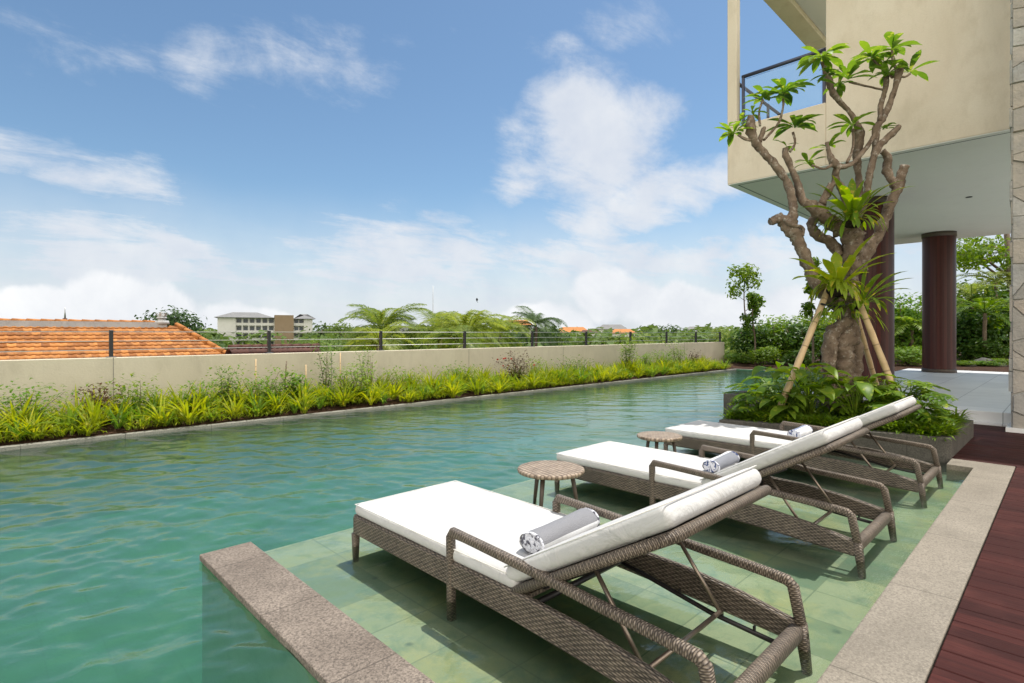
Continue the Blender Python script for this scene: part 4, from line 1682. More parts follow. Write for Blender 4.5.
m = MB()
limb(m, [(842, 412, 0, 15), (842, 385, 0, 13), (842, 362, 0, 13), (842, 345, 0, 15.5), (846, 325, 0, 11.5), (846, 300, 0, 11), (850, 275, 0, 10), (852, 250, 0, 10.5), (851, 232, 0, 12), (848, 220, 0, 10)], knob=.22, sides=20)
limb(m, [(850, 410, .1, 10), (854, 380, .1, 8), (856, 350, .1, 7), (852, 325, .08, 7), (848, 300, .05, 7)], knob=.2)
limb(m, [(834, 405, -.1, 9), (830, 375, -.1, 7), (829, 352, -.12, 7.5), (834, 332, -.12, 8), (848, 320, -.1, 6)], knob=.2)
m.build('trunk', 'frangipani_bark', tr)
BR = [
    [(848, 318, 0, 7), (832, 300, -.05, 7), (817, 284, -.1, 7), (806, 260, -.12, 7), (797, 240, -.15, 7), (789, 226, -.15, 8), (780, 219, -.15, 6), (770, 222, -.15, 4.5)],
    [(797, 240, -.15, 6), (792, 222, -.15, 6), (793, 205, -.15, 5), (787, 182, -.1, 4.6), (775, 165, -.1, 4.4), (762, 151, -.1, 4.2), (755, 140, -.1, 5), (751, 128, -.1, 6), (750, 116, -.1, 3.5)],
    [(842, 230, 0, 9), (826, 218, -.05, 8), (813, 207, -.1, 7), (803, 200, -.1, 5), (798, 184, -.05, 3.8), (791, 167, 0, 3.4), (786, 156, 0, 4.2), (785, 148, 0, 3)],
    [(840, 256, .05, 6), (831, 243, .1, 6), (816, 234, .12, 5.5), (812, 224, .12, 5.5), (820, 214, .08, 5)],
    [(818, 210, -.05, 5), (824, 198, -.1, 4), (831, 184, -.1, 3.4)],
    [(850, 232, 0, 8), (858, 215, -.1, 5.5), (866, 195, -.12, 4), (869, 178, -.15, 3.6), (873, 160, -.15, 3.4), (880, 145, -.12, 3.6), (889, 137, -.1, 3.8), (899, 126, -.1, 3)],
    [(850, 226, .1, 7), (857, 205, .15, 5), (859.5, 188, .15, 4), (857, 160, .15, 4), (859, 136, .15, 5.5), (853, 117, .12, 3), (843, 105, .12, 3), (834, 94, .1, 3.4), (828, 78, .1, 3.6), (822, 62, .1, 2.4)],
    [(869, 178, -.1, 3.4), (875, 150, 0, 3.4), (876, 130, 0, 4), (883, 119, 0, 3.6), (890, 102, 0, 3), (897, 82, 0, 3.2), (899, 70, 0, 4.6)],
    [(880, 122, 0, 3.2), (881, 104, .1, 2.8), (886, 86, .15, 3), (887, 76, .15, 3)],
    [(884, 90, .15, 1.2), (866, 86, .15, 1.2), (849, 82, .2, 1.4)],
    [(876, 133, 0, 2.6), (865, 149, -.1, 2.4), (852, 164, -.15, 2.6), (840, 167, -.15, 3.2), (833, 163, -.15, 5), (829, 152, -.15, 2.6), (827, 142, -.15, 2)],
    [(838, 166, -.15, 4), (836, 176, -.1, 3.8), (842, 190, -.05, 4.4), (848, 206, 0, 6), (850, 220, 0, 6)],
    [(836, 178, -.1, 3.6), (829, 192, -.1, 3.4), (822, 204, -.1, 4)],
    [(833, 164, -.15, 2), (824, 169, -.2, 1.2), (812, 165, -.2, 1.2)],
    [(853, 129, 0, 1.4), (853, 147, -.05, 1.4), (847, 163, -.12, 1.6)],
    [(858, 272, .1, 8), (867, 253, .1, 6), (878, 236, .1, 6), (888, 210, .1, 6), (896, 191, .1, 5.6), (901, 177, .1, 5.4), (905, 166, .1, 5.2)],
    [(896, 190, .1, 4), (890, 178, .12, 4.4), (887, 170, .15, 5), (888, 158, .15, 4), (882, 151, .15, 4)],
    [(780, 214, -.15, 2.4), (790, 224, -.25, 2), (802, 228, -.2, 2), (803, 236, -.2, 1.6)],
    [(757, 138, -.1, 2), (748, 140, -.1, 1.8), (738, 135, -.1, 1.6)],
    [(759, 142, -.1, 3), (762, 134, -.05, 3.2), (764, 128, 0, 2)],
    [(764, 140, -.1, 1.6), (778, 124, 0, 1.4), (783, 108, 0, 1.4), (783, 97, 0, 1.4)],
    [(760, 126, -.05, 1.2), (759, 112, 0, 1.2), (763, 100, 0, 1.2)],
    [(790, 152, 0, 1.4), (795, 143, 0, 1.4), (793, 132, 0, 1.4)],
    [(899, 76, 0, 1.4), (905, 77, -.05, 1.4), (910, 74, -.05, 1.2)],
    [(897, 72, 0, 1.4), (893, 60, 0, 1.4), (892, 50, 0, 1.2)],
    [(893, 78, .1, 1.4), (882, 68, .1, 1.4), (873, 60, .1, 1.2)],
]
for k, b in enumerate(BR):
    m = MB()
    limb(m, b, sub=8, sides=12, knob=.2, seed=k * 3.1)
    m.build('branch', 'frangipani_bark', tr)
random.seed(21)
ROS = [(734, 132, 9, 20), (765, 98, 9, 22), (784, 92, 11, 26), (794, 126, 12, 25), (808, 162, 6, 19), (822, 56, 12, 25), (828, 74, 6, 16),
       (848, 78, 9, 22), (853, 124, 8, 22), (828, 146, 5, 16), (872, 57, 11, 23), (892, 48, 8, 25), (909, 71, 8, 21), (888, 74, 8, 20),
       (882, 128, 7, 12), (752, 112, 5, 13), (787, 146, 4, 13), (838, 84, 5, 18), (740, 124, 5, 17), (884, 62, 6, 19)]
for px, py, n_, L in ROS:
    m = MB()
    dd = random.uniform(-.05, .12)
    for k in range(int(n_ * 1.6)):
        a = random.uniform(0, 6.283) if k > n_ else 6.283 * k / n_ + random.uniform(-.25, .25)
        e = random.uniform(-.1, 1.0)
        ll = L * PX * random.uniform(.8, 1.2)
        base = T(px, py, dd) + Vector((math.cos(a), math.sin(a), 0)) * .012 + Vector((0, 0, random.uniform(-.03, .02)))
        d = Vector((math.cos(a), math.sin(a), e))
        e_ = m.leaf(base, d, ll, ll * random.uniform(.26, .34), random.uniform(.5, 1.3), 6, .22, peak=.6)
    m.build('leaf_cluster', 'leaf_frangipani', tr)


# ferns growing on the trunk: things of their own resting on it
def nest_fern(px, py, dd, spec, label, mat='leaf_nest_fern', cup=10):
    b = at(px, py, TD + dd)
    t = thing('nest_fern', b, label, 'fern', 'ferns growing on the frangipani trunk')
    m = MB()
    n_ = 24
    rings = [(0.02, -.09), (.45, -.075), (.75, -.035), (.85, .0), (.7, .015), (.1, .0)]
    i0 = 0
    for rr, z in rings:
        for k in range(n_):
            a = 6.283 * k / n_
            w = 1 + .12 * math.sin(a * 5) + random.uniform(-.16, .16)
            m.add((rr * cup * PX * w * math.cos(a), rr * cup * PX * w * math.sin(a), z * cup / 12 + random.uniform(-.012, .012)))
    for j in range(len(rings) - 1):
        for k in range(n_):
            k2 = (k + 1) % n_
            m.face((j * n_ + k, j * n_ + k2, (j + 1) * n_ + k2, (j + 1) * n_ + k), None, True)
    m.v = [(a_ * .8, b_ * .8, c_ * .7) for a_, b_, c_ in m.v]
    m.build('root_ball', 'root_fibre', t)
    m = MB()
    for (tx, ty, td, w) in spec:
        tip = at(tx, ty, TD + dd + td) - b
        L = tip.length
        d = tip.normalized()
        st = d * (cup * PX * .25)
        m.leaf(st, (d + Vector((0, 0, .5))), L * 1.12, w * PX * .74, .95, 8, .3, peak=.7)
    for k in range(len(spec) * 3):
        a = random.uniform(0, 6.283)
        d = Vector((math.cos(a), math.sin(a), random.uniform(.1, 1.1)))
        m.leaf(d * (cup * PX * .4), d, random.uniform(.20, .42), random.uniform(.035, .06), random.uniform(1.6, 3.4), 8, .3, peak=.7)
    m.build('fronds', mat, t)
    return t


random.seed(33)
up_spec = [(822, 188, .1, 8), (836, 182, .0, 11), (843, 190, -.3, 12), (830, 205, -.35, 11), (852, 184, .15, 10), (862, 186, .0, 12), (868, 195, -.25, 10),
           (880, 190, .1, 8), (897, 184, .1, 7), (908, 190, 0, 6), (888, 205, -.2, 8), (806, 212, -.1, 9), (815, 196, .25, 9), (846, 200, -.5, 13), (858, 202, -.45, 11)]
nest_fern(852, 222, -.22, up_spec, 'yellow-green nest fern seated in the upper fork of the frangipani', cup=13)
mid_spec = [(796, 262, 0, 11), (798, 284, -.25, 14), (812, 268, .2, 12), (826, 264, -.1, 13), (836, 258, .15, 14), (852, 262, -.3, 12), (869, 241, 0, 12), (860, 250, .25, 11),
            (889, 257, 0, 10), (878, 266, -.2, 10), (820, 282, -.4, 13), (845, 272, -.5, 14), (808, 276, -.35, 12), (864, 276, -.4, 10)]
nest_fern(838, 290, -.30, mid_spec, 'largest nest fern, with an orange-tinged leaf, halfway up the frangipani trunk', cup=15)
low_spec = [(903, 274, .1, 10), (908, 281, 0, 9), (895, 286, -.2, 9), (880, 276, .2, 9), (906, 292, 0, 8), (872, 284, -.2, 9), (890, 300, -.2, 8), (866, 272, 0, 9), (898, 305, .1, 7)]
nest_fern(861, 306, -.22, low_spec, 'nest fern with long leaves pointing right, low on the frangipani trunk', cup=9)
# staghorn fern with forked drooping fronds
b = at(846, 306, TD - .3)
t = thing('staghorn_fern', b, 'staghorn fern with thin forked drooping fronds tied around the trunk', 'fern', 'ferns growing on the frangipani trunk')
m = MB()
random.seed(8)
for k in range(26):
    a = random.uniform(0, 6.283)
    d = Vector((math.cos(a), math.sin(a), random.uniform(.1, .9)))
    L = random.uniform(.20, .40)
    tip = m.leaf(Vector((math.cos(a) * .05, math.sin(a) * .05, 0)), d, L * .65, .035, 1.5, 5, .15, peak=.8)
    for q in (-.5, 0, .45):
        dd = Matrix.Rotation(q, 3, 'Z') @ Vector((d.x, d.y, -1.0))
        m.leaf(tip, dd, L * random.uniform(.4, .7), .018, .9, 4, .1, peak=.2)
m.build('fronds', 'leaf_nest_fern', t)

# bamboo props and the tie
def prop(p0, p1, r, label):
    a, b = Vector(p0), Vector(p1)
    m = MB()
    K = 14
    m.tube([(b - a) * (k / K) for k in range(K + 1)], [r * (1 - .12 * k / K) * (1.10 if k % 3 == 0 else 1) for k in range(K + 1)], 12)
    return m.build('bamboo_prop', 'bamboo', None, label, 'prop', 'bamboo props bracing the frangipani', loc=a)


prop(at(775, 420, 6.15), at(831, 282, 6.42), .037, 'pale bamboo pole leaning from the left against the frangipani trunk')
prop(at(908, 424, 6.1), at(852, 284, 6.36), .035, 'pale bamboo pole leaning from the right against the frangipani trunk')
prop(at(882, 405, 7.4), at(852, 300, 6.85), .033, 'bamboo pole half hidden behind the frangipani trunk')
m = MB()
pts = [at(822, 304, 6.32), at(836, 307, 6.30), at(852, 303, 6.30), at(864, 302, 6.4), at(862, 301, 6.8), at(838, 302, 6.85), at(820, 303, 6.6)]
m.sweep([p - pts[0] for p in pts], rprof(.022, .022, .01), closed=True)
m.build('rope_tie', 'rope', None, 'black rope tied round the trunk and bamboo poles', 'rope', loc=pts[0])

# planter planting ----------------------------------------------------
def lobed_leaf(m, base, d, L, W, droop=.8, n=6):
    """split leaf: narrow blade with finger-like lobes"""
    m.leaf(base, d, L, W * .42, droop, 6, .15, peak=.5)
    p = Vector(base)
    dd = Vector(d).normalized()
    side = dd.cross(Vector((0, 0, 1)))
    if side.length < .1:
        side = Vector((1, 0, 0))
    side.normalize()
    for k in range(n):
        t_ = (k + .5) / n
        dk = (dd + Vector((0, 0, -1)) * (droop * t_ * .8)).normalized()
        p = p + dk * (L / n)
        lw = W * .5 * (math.sin(math.pi * (t_ * .75 + .2)) + .15)
        for sg in (-1, 1):
            m.leaf(p - dk * L / n * .6, side * sg + dk * .55, lw * random.uniform(.9, 1.15), L / n * .95, .4, 3, .1, peak=.4)


def philo(x, y, z, h, n, seed, label, mat='leaf_glossy', lobed=True, grp='leafy plants in the stone planter', spread=.5):
    random.seed(seed)
    t = thing('leafy_plant', (x, y, z), label, 'plant', grp)
    ms, ml = MB(), MB()
    for k in range(n):
        a = 6.283 * k / n + random.uniform(-.3, .3)
        hh = h * random.uniform(.25, 1.05)
        out = spread * h * random.uniform(.25, 1.0)
        e = Vector((math.cos(a) * out, math.sin(a) * out, hh))
        mid = Vector((e.x * .35, e.y * .35, hh * .6))
        ms.tube([(0, 0, 0), mid, e], [.008, .006, .004], 5)
        L = h * random.uniform(.40, .66)
        d = Vector((math.cos(a), math.sin(a), random.uniform(-.15, .45)))
        if lobed:
            lobed_leaf(ml, e, d, L, L * .85, random.uniform(.5, 1.1))
        else:
            ml.leaf(e - d * .02, d, L, L * random.uniform(.34, .46), random.uniform(.6, 1.5), 6, .35, peak=.38)
    ms.build('stem', 'leaf_mid', t)
    ml.build('leaves', mat, t)


spots = [
    (6.75, 1.15, .40, 14, True, 'leaf_glossy', 'split-leaf plant at the right front corner of the planter'),
    (7.20, 1.25, .46, 14, True, 'leaf_glossy', 'split-leaf plant spilling over the deck side of the planter'),
    (7.50, 1.40, .46, 12, True, 'leaf_glossy', 'tallest split-leaf plant at the back right corner of the planter'),
    (6.70, 1.62, .52, 13, False, 'leaf_glossy', 'broad-leaved plant in front of the trunk, right of centre'),
    (6.62, 2.05, .60, 13, False, 'leaf_mid', 'broad-leaved plant directly in front of the frangipani trunk'),
    (6.80, 2.35, .62, 12, False, 'leaf_mid', 'tall paddle-leaved plant between the left bamboo pole and the trunk'),
    (6.50, 2.50, .42, 13, True, 'leaf_glossy', 'split-leaf plant behind the foot of the left bamboo pole'),
    (7.10, 1.50, .50, 14, True, 'leaf_glossy', 'split-leaf plant under the right bamboo pole'),
    (7.55, 1.75, .50, 12, False, 'leaf_glossy', 'broad-leaved plant behind the right bamboo pole'),
    (7.00, 2.62, .50, 11, False, 'leaf_shrub_bright', 'yellow-green broad-leaved plant at the pool end of the planter'),
    (7.60, 2.50, .50, 12, True, 'leaf_mid', 'split-leaf plant behind the left bamboo pole'),
    (8.66, 3.2, .40, 10, False, 'leaf_mid', 'broad-leaved plant on the rear block of the planter'),
    (8.66, 2.5, .50, 12, False, 'leaf_mid', 'broad-leaved plant between the planter and the house column'),
    (6.45, 2.25, .36, 11, False, 'leaf_mid', 'small broad-leaved plant near the foot of the left bamboo pole'),
]
for k, (x, y, h, n_, lob, mt, lb) in enumerate(spots):
    philo(x, y, .17, h * 1.05, n_ + 12, 900 + k, lb, mt, lob)
# fine ground cover spilling over the stone edge: uncountable
random.seed(77)
m = MB()
for k in range(5200):
    s_ = random.random()
    if random.random() < .6:
        x = 5.93 + .48 * (1 - s_) + .12 + abs(random.gauss(0, .16))
        y = .80 + 1.95 * s_
    else:
        x, y = random.uniform(6.4, 7.85), random.uniform(.85, 2.7)
        if random.random() < .35:
            y = .86 + abs(random.gauss(0, .08))
    a = random.uniform(0, 6.283)
    m.leaf((x, y, random.uniform(.19, .24)), (math.cos(a) * .9, math.sin(a) * .9, random.uniform(.3, 1.6)), random.uniform(.07, .22), random.uniform(.012, .03), 1.2, 3, .2)
tag(m.build('ground_cover', 'leaf_mid'), 'fine feathery green ground cover spilling along the planter edge', 'ground cover', None, 'stuff')

# ------------------------------------------------------------------ garden behind the pool end and the terrace
def bush_mesh(seed, w, h, n, size, asp=.5, mat='leaf_mid'):
    random.seed(seed)
    m = MB()
    for q in range(9):
        a = random.uniform(0, 6.28)
        rr = random.uniform(0, .55) * w / 2
        c = (math.cos(a) * rr, math.sin(a) * rr, h * random.uniform(.25, .78))
        leafy(m, c, (w * .30, w * .30, h * .28), n // 9, size, asp, seedn=q + seed, shell=.1)
    return m.mesh('foliage', mat)


def stem_mesh(seed, h, w):
    random.seed(seed)
    m = MB()
    for q in range(5):
        a = random.uniform(0, 6.28)
        m.tube([(0, 0, 0), (math.cos(a) * w * .08, math.sin(a) * w * .08, h * .4), (math.cos(a) * w * .25, math.sin(a) * w * .25, h * .8)], [.03, .02, .008], 5)
    return m.mesh('stem', 'bark')


BUSH = {}
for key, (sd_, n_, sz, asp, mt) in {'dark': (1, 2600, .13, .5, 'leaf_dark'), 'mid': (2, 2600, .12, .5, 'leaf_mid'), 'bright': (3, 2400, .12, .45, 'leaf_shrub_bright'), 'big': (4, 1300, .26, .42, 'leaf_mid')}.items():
    BUSH[key] = [(bush_mesh(sd_ * 10 + q, 1.8, 1.8, n_, sz, asp, mt), stem_mesh(sd_ * 10 + q, 1.7, 1.8)) for q in range(2)]


def bush(px, py_top, d, w, key, label, zb=.05, k=0, cat='bush', group='bushes around the terrace garden'):
    b = at(px, 400, d)
    b.z = zb
    top = CAM_H - (py_top - HY) / F_PX * d
    t = thing('garden_bush', b, label, cat, group, rz=random.uniform(0, 6.28))
    f, s_ = BUSH[key][k % 2]
    for me, nm in ((s_, 'stem'), (f, 'foliage')):
        o = bpy.data.objects.new(nm, me)
        C.objects.link(o)
        o.parent = t
    t.scale = (w / 1.8, w / 1.8, max(.2, (top - zb)) / 1.75)
    return t


random.seed(3)
GB = [
    (960, 362, 18.95, 1.1, 'mid', 'small low bush at the terrace edge just right of the farther column'),
    (984, 360, 19.0, 1.3, 'bright', 'small lime bush among the boulders at the terrace edge'),
    (1003, 358, 19.0, 1.2, 'mid', 'small low bush at the terrace edge beside the stone clad wall'),
    (738, 352, 20.0, 1.6, 'bright', 'low lime bush at the far left corner of the garden, beside the wall end'),
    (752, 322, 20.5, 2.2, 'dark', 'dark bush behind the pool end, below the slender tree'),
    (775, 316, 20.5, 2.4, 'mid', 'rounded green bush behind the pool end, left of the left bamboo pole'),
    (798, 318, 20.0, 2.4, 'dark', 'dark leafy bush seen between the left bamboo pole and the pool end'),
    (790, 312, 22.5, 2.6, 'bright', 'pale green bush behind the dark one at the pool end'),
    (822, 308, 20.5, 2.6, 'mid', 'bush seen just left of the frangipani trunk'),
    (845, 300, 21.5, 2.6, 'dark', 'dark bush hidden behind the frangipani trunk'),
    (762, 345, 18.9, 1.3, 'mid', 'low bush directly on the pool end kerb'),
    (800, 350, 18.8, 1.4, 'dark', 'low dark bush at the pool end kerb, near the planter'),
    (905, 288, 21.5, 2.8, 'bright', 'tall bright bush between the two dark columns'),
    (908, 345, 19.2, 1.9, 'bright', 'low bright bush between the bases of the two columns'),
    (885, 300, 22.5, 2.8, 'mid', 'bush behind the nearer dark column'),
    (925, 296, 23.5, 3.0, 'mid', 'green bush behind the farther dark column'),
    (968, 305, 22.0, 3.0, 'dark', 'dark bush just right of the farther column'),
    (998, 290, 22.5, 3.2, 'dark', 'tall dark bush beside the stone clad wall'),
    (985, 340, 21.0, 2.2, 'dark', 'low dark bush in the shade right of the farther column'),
    (1000, 262, 26.0, 4.2, 'mid', 'large green bush behind the dark ones beside the stone clad wall'),
    (970, 275, 26.0, 4.0, 'bright', 'pale green bush high behind the farther column'),
]
for k, g in enumerate(GB):
    bush(*g, k=k)


def palm(name, b, trunk_h, fr_n, fr_l, label, mat='leaf_palm', cat='palm', group=None, seed=0, droop=1.5, elev=(.1, 1.3), ll=.5, lw=.05, n=22, r=.1, vee=.2, hang=.9):
    random.seed(seed)
    t = thing(name, b, label, cat, group)
    m = MB()
    m.tube([(0, 0, 0), (.03, .02, trunk_h * .5), (0, 0, trunk_h)], [r * 1.2, r, r * .85], 10)
    m.build('trunk', 'bark', t)
    m = MB()
    for k in range(fr_n):
        a = 6.283 * k / fr_n * 2.4 + random.uniform(-.2, .2)
        e = random.uniform(*elev)
        d = Vector((math.cos(a), math.sin(a), e))
        m.frond((0, 0, trunk_h), d, fr_l * random.uniform(.8, 1.1), n, ll, lw, droop * random.uniform(.8, 1.2), vee=vee, hang=hang, rr=.02)
    m.build('crown', mat, t)
    return t


def slender(px, py_top, d, label, seed, zb=.05, lean=0.0, w=.5):
    random.seed(seed)
    b = at(px, 380, d)
    b.z = zb
    top = CAM_H - (py_top - HY) / F_PX * d - zb
    t = thing('slender_tree', b, label, 'tree')
    m = MB()
    s1 = smooth_path([(0, 0, 0, .035), (.05, .02, top * .35, .03), (-.04 + lean * .4, .04, top * .65, .022), (lean, 0, top * .94, .012)], 4)
    m.tube([p[:3] for p in s1], [p[3] for p in s1], 8)
    br = []
    for q in range(7):
        z = top * random.uniform(.45, .92)
        a = random.uniform(0, 6.28)
        e = Vector((lean * z / top + math.cos(a) * w * .6, math.sin(a) * w * .6, z + w * .4))
        m.tube([(lean * z / top, 0, z), e], [.012, .006], 5)
        br.append(e)
    m.build('trunk', 'bark', t)
    m = MB()
    for e in br + [Vector((lean, 0, top * .95)), Vector((lean, 0, top * .9)), Vector((lean * .8, 0, top * .8))]:
        leafy(m, e, (w * .42, w * .42, w * .36), 90, .14, .5, seedn=random.random() * 9, shell=.05)
    m.build('crown', 'leaf_mid', t)


slender(746, 264, 20.5, 'slender young tree with sparse leaf tufts behind the pool end', 41, lean=-.1, w=.75)
slender(755, 292, 19.5, 'shorter slender tree leaning just right of the tallest sparse one', 42, lean=-.2, w=.5)
slender(813, 256, 15.6, 'thin tree with a small leaf tuft seen left of the frangipani trunk', 43, zb=.07, lean=.05, w=.42)
# cycad and palm shapes at the right
for px, py, d, h, fl, mt, lb, sd_ in ((985, 345, 20.8, 1.9, 1.5, 'leaf_mid', 'feathery palm right of the farther dark column, half in shade', 51),
                                      (996, 330, 24, 3.4, 2.0, 'leaf_palm', 'tall palm with pale fronds rising beside the stone clad wall', 52),
                                      (972, 330, 23.2, 2.6, 1.7, 'leaf_palm', 'palm with arching fronds just right of the farther column', 53),
                                      (912, 330, 21.0, 1.3, 1.4, 'leaf_shrub_bright', 'small feathery palm between the two dark columns', 54),
                                      (812, 345, 21.6, .9, 1.3, 'leaf_mid', 'small feathery palm low behind the frangipani props', 55)):
    b = at(px, py, d)
    b.z = .05
    palm('garden_palm', b, h, 15, fl, lb, mt, 'palm', 'palms in the terrace garden', sd_, 1.4, (.0, 1.5), .42, .045, 20, .07)
# tree whose lower branches hang over the garden at the upper right
random.seed(61)
b = at(1012, 370, 25)
b.z = .05
t = thing('garden_tree', b, 'leafy tree overhanging the garden below the soffit, beside the stone clad wall', 'tree')
m = MB()
m.tube([(0, 0, 0), (.1, 0, 3), (0, .2, 6)], [.22, .17, .1], 10)
tips = []
for k in range(9):
    a = 6.283 * k / 9
    z = 3.2 + 2.2 * random.random()
    e = Vector((math.cos(a) * 2.0, math.sin(a) * 2.0, z + random.uniform(.2, 1.2)))
    m.tube([(0, 0, z * .85), e * .5 + Vector((0, 0, z * .5)), e], [.07, .05, .02], 6)
    tips.append(e)
m.build('trunk', 'bark', t)
m = MB()
for e in tips:
    leafy(m, e, (1.1, 1.1, .7), 330, .24, .45, seedn=e.x, shell=.1)
m.build('crown', 'leaf_mid', t)
# boulders at the terrace edge
random.seed(62)
for k, (px, d, r_, lb) in enumerate(((968, 18.9, .28, 'small grey boulder right of the farther column base'), (985, 19.3, .42, 'largest dark boulder under the palms'),
                                     (1000, 18.9, .24, 'grey boulder beside the stone clad wall'), (955, 19.0, .20, 'smallest grey boulder touching the farther column base'))):
    bm = bmesh.new()
    bmesh.ops.create_icosphere(bm, subdivisions=3, radius=r_)
    for v_ in bm.verts:
        v_.co *= 1 + .25 * noise.noise(v_.co * 3.5 / r_ * .5 + Vector((k, 0, 0)))
        v_.co.z *= .7
    me = bpy.data.meshes.new('boulder')
    bm.to_mesh(me)
    bm.free()
    for p_ in me.polygons:
        p_.use_smooth = True
    me.materials.append(MATS['cobble'])
    o = bpy.data.objects.new('boulder', me)
    C.objects.link(o)
    b = at(px, 370, d)
    o.location = (b.x, b.y, .02 + r_ * .2)
    o.scale = (.8, .8, .7)
    tag(o, lb, 'boulder', 'boulders beside the terrace')

# ------------------------------------------------------------------ beyond the wall
# tiled roof house
def tiled_plane(m, p0, ux, vdir, width_fn, rows, row=.27, amp=.022, step=.025, du=.04, mi=0):
    """rows of curved tiles going down the slope; width_fn(s) gives u range at slope distance s"""
    p0, ux, vdir = Vector(p0), Vector(ux).normalized(), Vector(vdir).normalized()
    nrm = ux.cross(vdir).normalized()
    if nrm.z < 0:
        nrm = -nrm
    for r_ in range(rows):
        s0, s1 = r_ * row, (r_ + 1) * row
        ua, ub = width_fn((s0 + s1) / 2)
        n_ = max(2, int((ub - ua) / du))
        i0 = len(m.v)
        for s_, lift in ((s0, 0.0), (s1 + .01, step), (s1 + .01, 0.0)):
            for k in range(n_ + 1):
                u = ua + (ub - ua) * k / n_
                h = amp * (.5 + .5 * math.cos(2 * math.pi * u / .15)) if lift != 0 or s_ == s0 else 0
                m.add(p0 + ux * u + vdir * s_ + nrm * (h + lift - (.0 if lift or s_ == s0 else .012)))
        for q in range(2):
            for k in range(n_):
                u = ua + (ub - ua) * k / n_
                a = i0 + q * (n_ + 1) + k
                m.face((a, a + 1, a + n_ + 2, a + n_ + 1), [(u, s0 + .02), (u + .01, s0 + .02), (u + .01, s1 - .02), (u, s1 - .02)], q == 0, mi)


RYY = 18.0
rr0 = at(176, 326, RYY / (VY + (176 - CX) / F_PX * RY))
rz = rr0.z
hh = thing('tiled_house', (rr0.x, RYY, -5), 'house with bright orange clay tile hip roof behind the left end of the wall', 'house')
pitch = math.radians(31)
vd = Vector((0, -math.cos(pitch), -math.sin(pitch)))
m = MB()
RW = 26
tiled_plane(m, (0, 0, rz + 5), (1, 0, 0), vd, lambda s_: (-RW, s_ * math.cos(pitch) * .68), 34, .175)
i = len(m.v)
ex = 22 * .27 * math.cos(pitch)
hx_ = ex * .68
ez = 22 * .27 * math.sin(pitch)
for q in ((0, 0, rz + 5), (-RW, 0, rz + 5), (-RW, ex, rz + 5 - ez), (hx_, ex, rz + 5 - ez), (hx_, -ex, rz + 5 - ez)):
    m.add(q)
m.face((i, i + 1, i + 2, i + 3), [(0, 0)] * 4)
m.face((i, i + 3, i + 4), [(0, 0)] * 3)
rf = m.build('roof', 'terracotta', hh)
m = MB()
for k in range(24):
    a = Vector((0, 0, rz + 5 + .05)) + (Vector((.68, -1, -math.tan(pitch))) * (k * .21))
    b = a + Vector((.68, -1, -math.tan(pitch))) * .24
    m.tube([a, b], [.06, .08], 10)
m.build('hip_tiles', 'terracotta', rf)
m = MB()
m.box(-RW, -.13, rz + 4.95, -.25, .13, rz + 5.10)
m.build('ridge', 'ridge_mortar', rf)
m = MB()
for k in range(95):
    x = -.5 - k * .27
    m.tube([(x, 0, rz + 5.10), (x - .29, 0, rz + 5.11)], [.04, .05], 8)
m.build('ridge_tiles', 'terracotta', rf)
m = MB()
fx = -.35
for r_, z0, z1 in ((.20, .0, .10), (.11, .10, .16), (.14, .16, .20), (.10, .20, .27), (.04, .27, .34)):
    m.tube([(fx, 0, rz + 5.05 + z0), (fx, 0, rz + 5.05 + z1)], [r_, r_ * .85], 12, up=(0, 1, 0))
for k in range(6):
    a = 6.283 * k / 6
    m.leaf((fx + .1 * math.cos(a), .1 * math.sin(a), rz + 5.25), (math.cos(a), math.sin(a), 1.6), .14, .07, -.8, 4, .3)
m.build('finial', 'ridge_mortar', rf)
m = MB()
m.box(-RW, -ex + .6, 0, hx_ - .6, ex - .6, rz + 5 - ez)
m.build('wall', 'white_wall', hh)

# small spire seen above the ridge
b = at(65, 322, 60)
b.z = -5
t = thing('temple_spire', b, 'thin dark spire rising above the left part of the orange roof', 'spire')
m = MB()
hz_ = CAM_H - (321 - HY) / F_PX * 60 + 5
for r_, z0, z1 in ((1.2, 0, hz_ - 1.0), (.9, hz_ - 1.0, hz_ - .6), (.45, hz_ - .6, hz_ - .2), (.28, hz_ - .2, hz_ + .3)):
    m.tube([(0, 0, z0), (0, 0, z1)], [r_, r_ * .7], 8, up=(0, 1, 0))
m.build('tower', 'terracotta_dark', t)
m = MB()
m.tube([(0, 0, hz_ + .3), (0, 0, hz_ + 1.5)], [.09, .03], 6, up=(0, 1, 0))
m.build('rod', 'steel_wire', t)

# dark tiled roof just past the wall (x 230..310)
b = at(225, 350, 24)
b.z = -5
dr = thing('dark_roof_shed', at(395, 352, 18.4).xy.to_3d() + Vector((0, 0, -5)), 'low dark red tiled roof just above the wall top right of the orange roof', 'shed')
m = MB()
zr = CAM_H - (346 - HY) / F_PX * 17.5 + 5
tiled_plane(m, (-5.2, 0, zr), (1, 0, 0), Vector((0, -math.cos(pitch), -math.sin(pitch))), lambda s_: (0, 2.5), 8)
tiled_plane(m, (-5.2, 0, zr), (1, 0, 0), Vector((0, math.cos(pitch), -math.sin(pitch))), lambda s_: (0, 2.5), 8)
m.build('roof', 'terracotta_dark', dr)
m = MB()
for k in range(9):
    m.tube([(-5.2 + k * .28, 0, zr + .02), (-5.2 + k * .28 + .3, 0, zr + .03)], [.07, .08], 8)
m.build('ridge_tiles', 'terracotta_dark', dr)
m = MB()
m.box(-5.1, -1.5, 0, -2.8, 1.5, zr - .95)
m.build('wall', 'white_wall', dr)

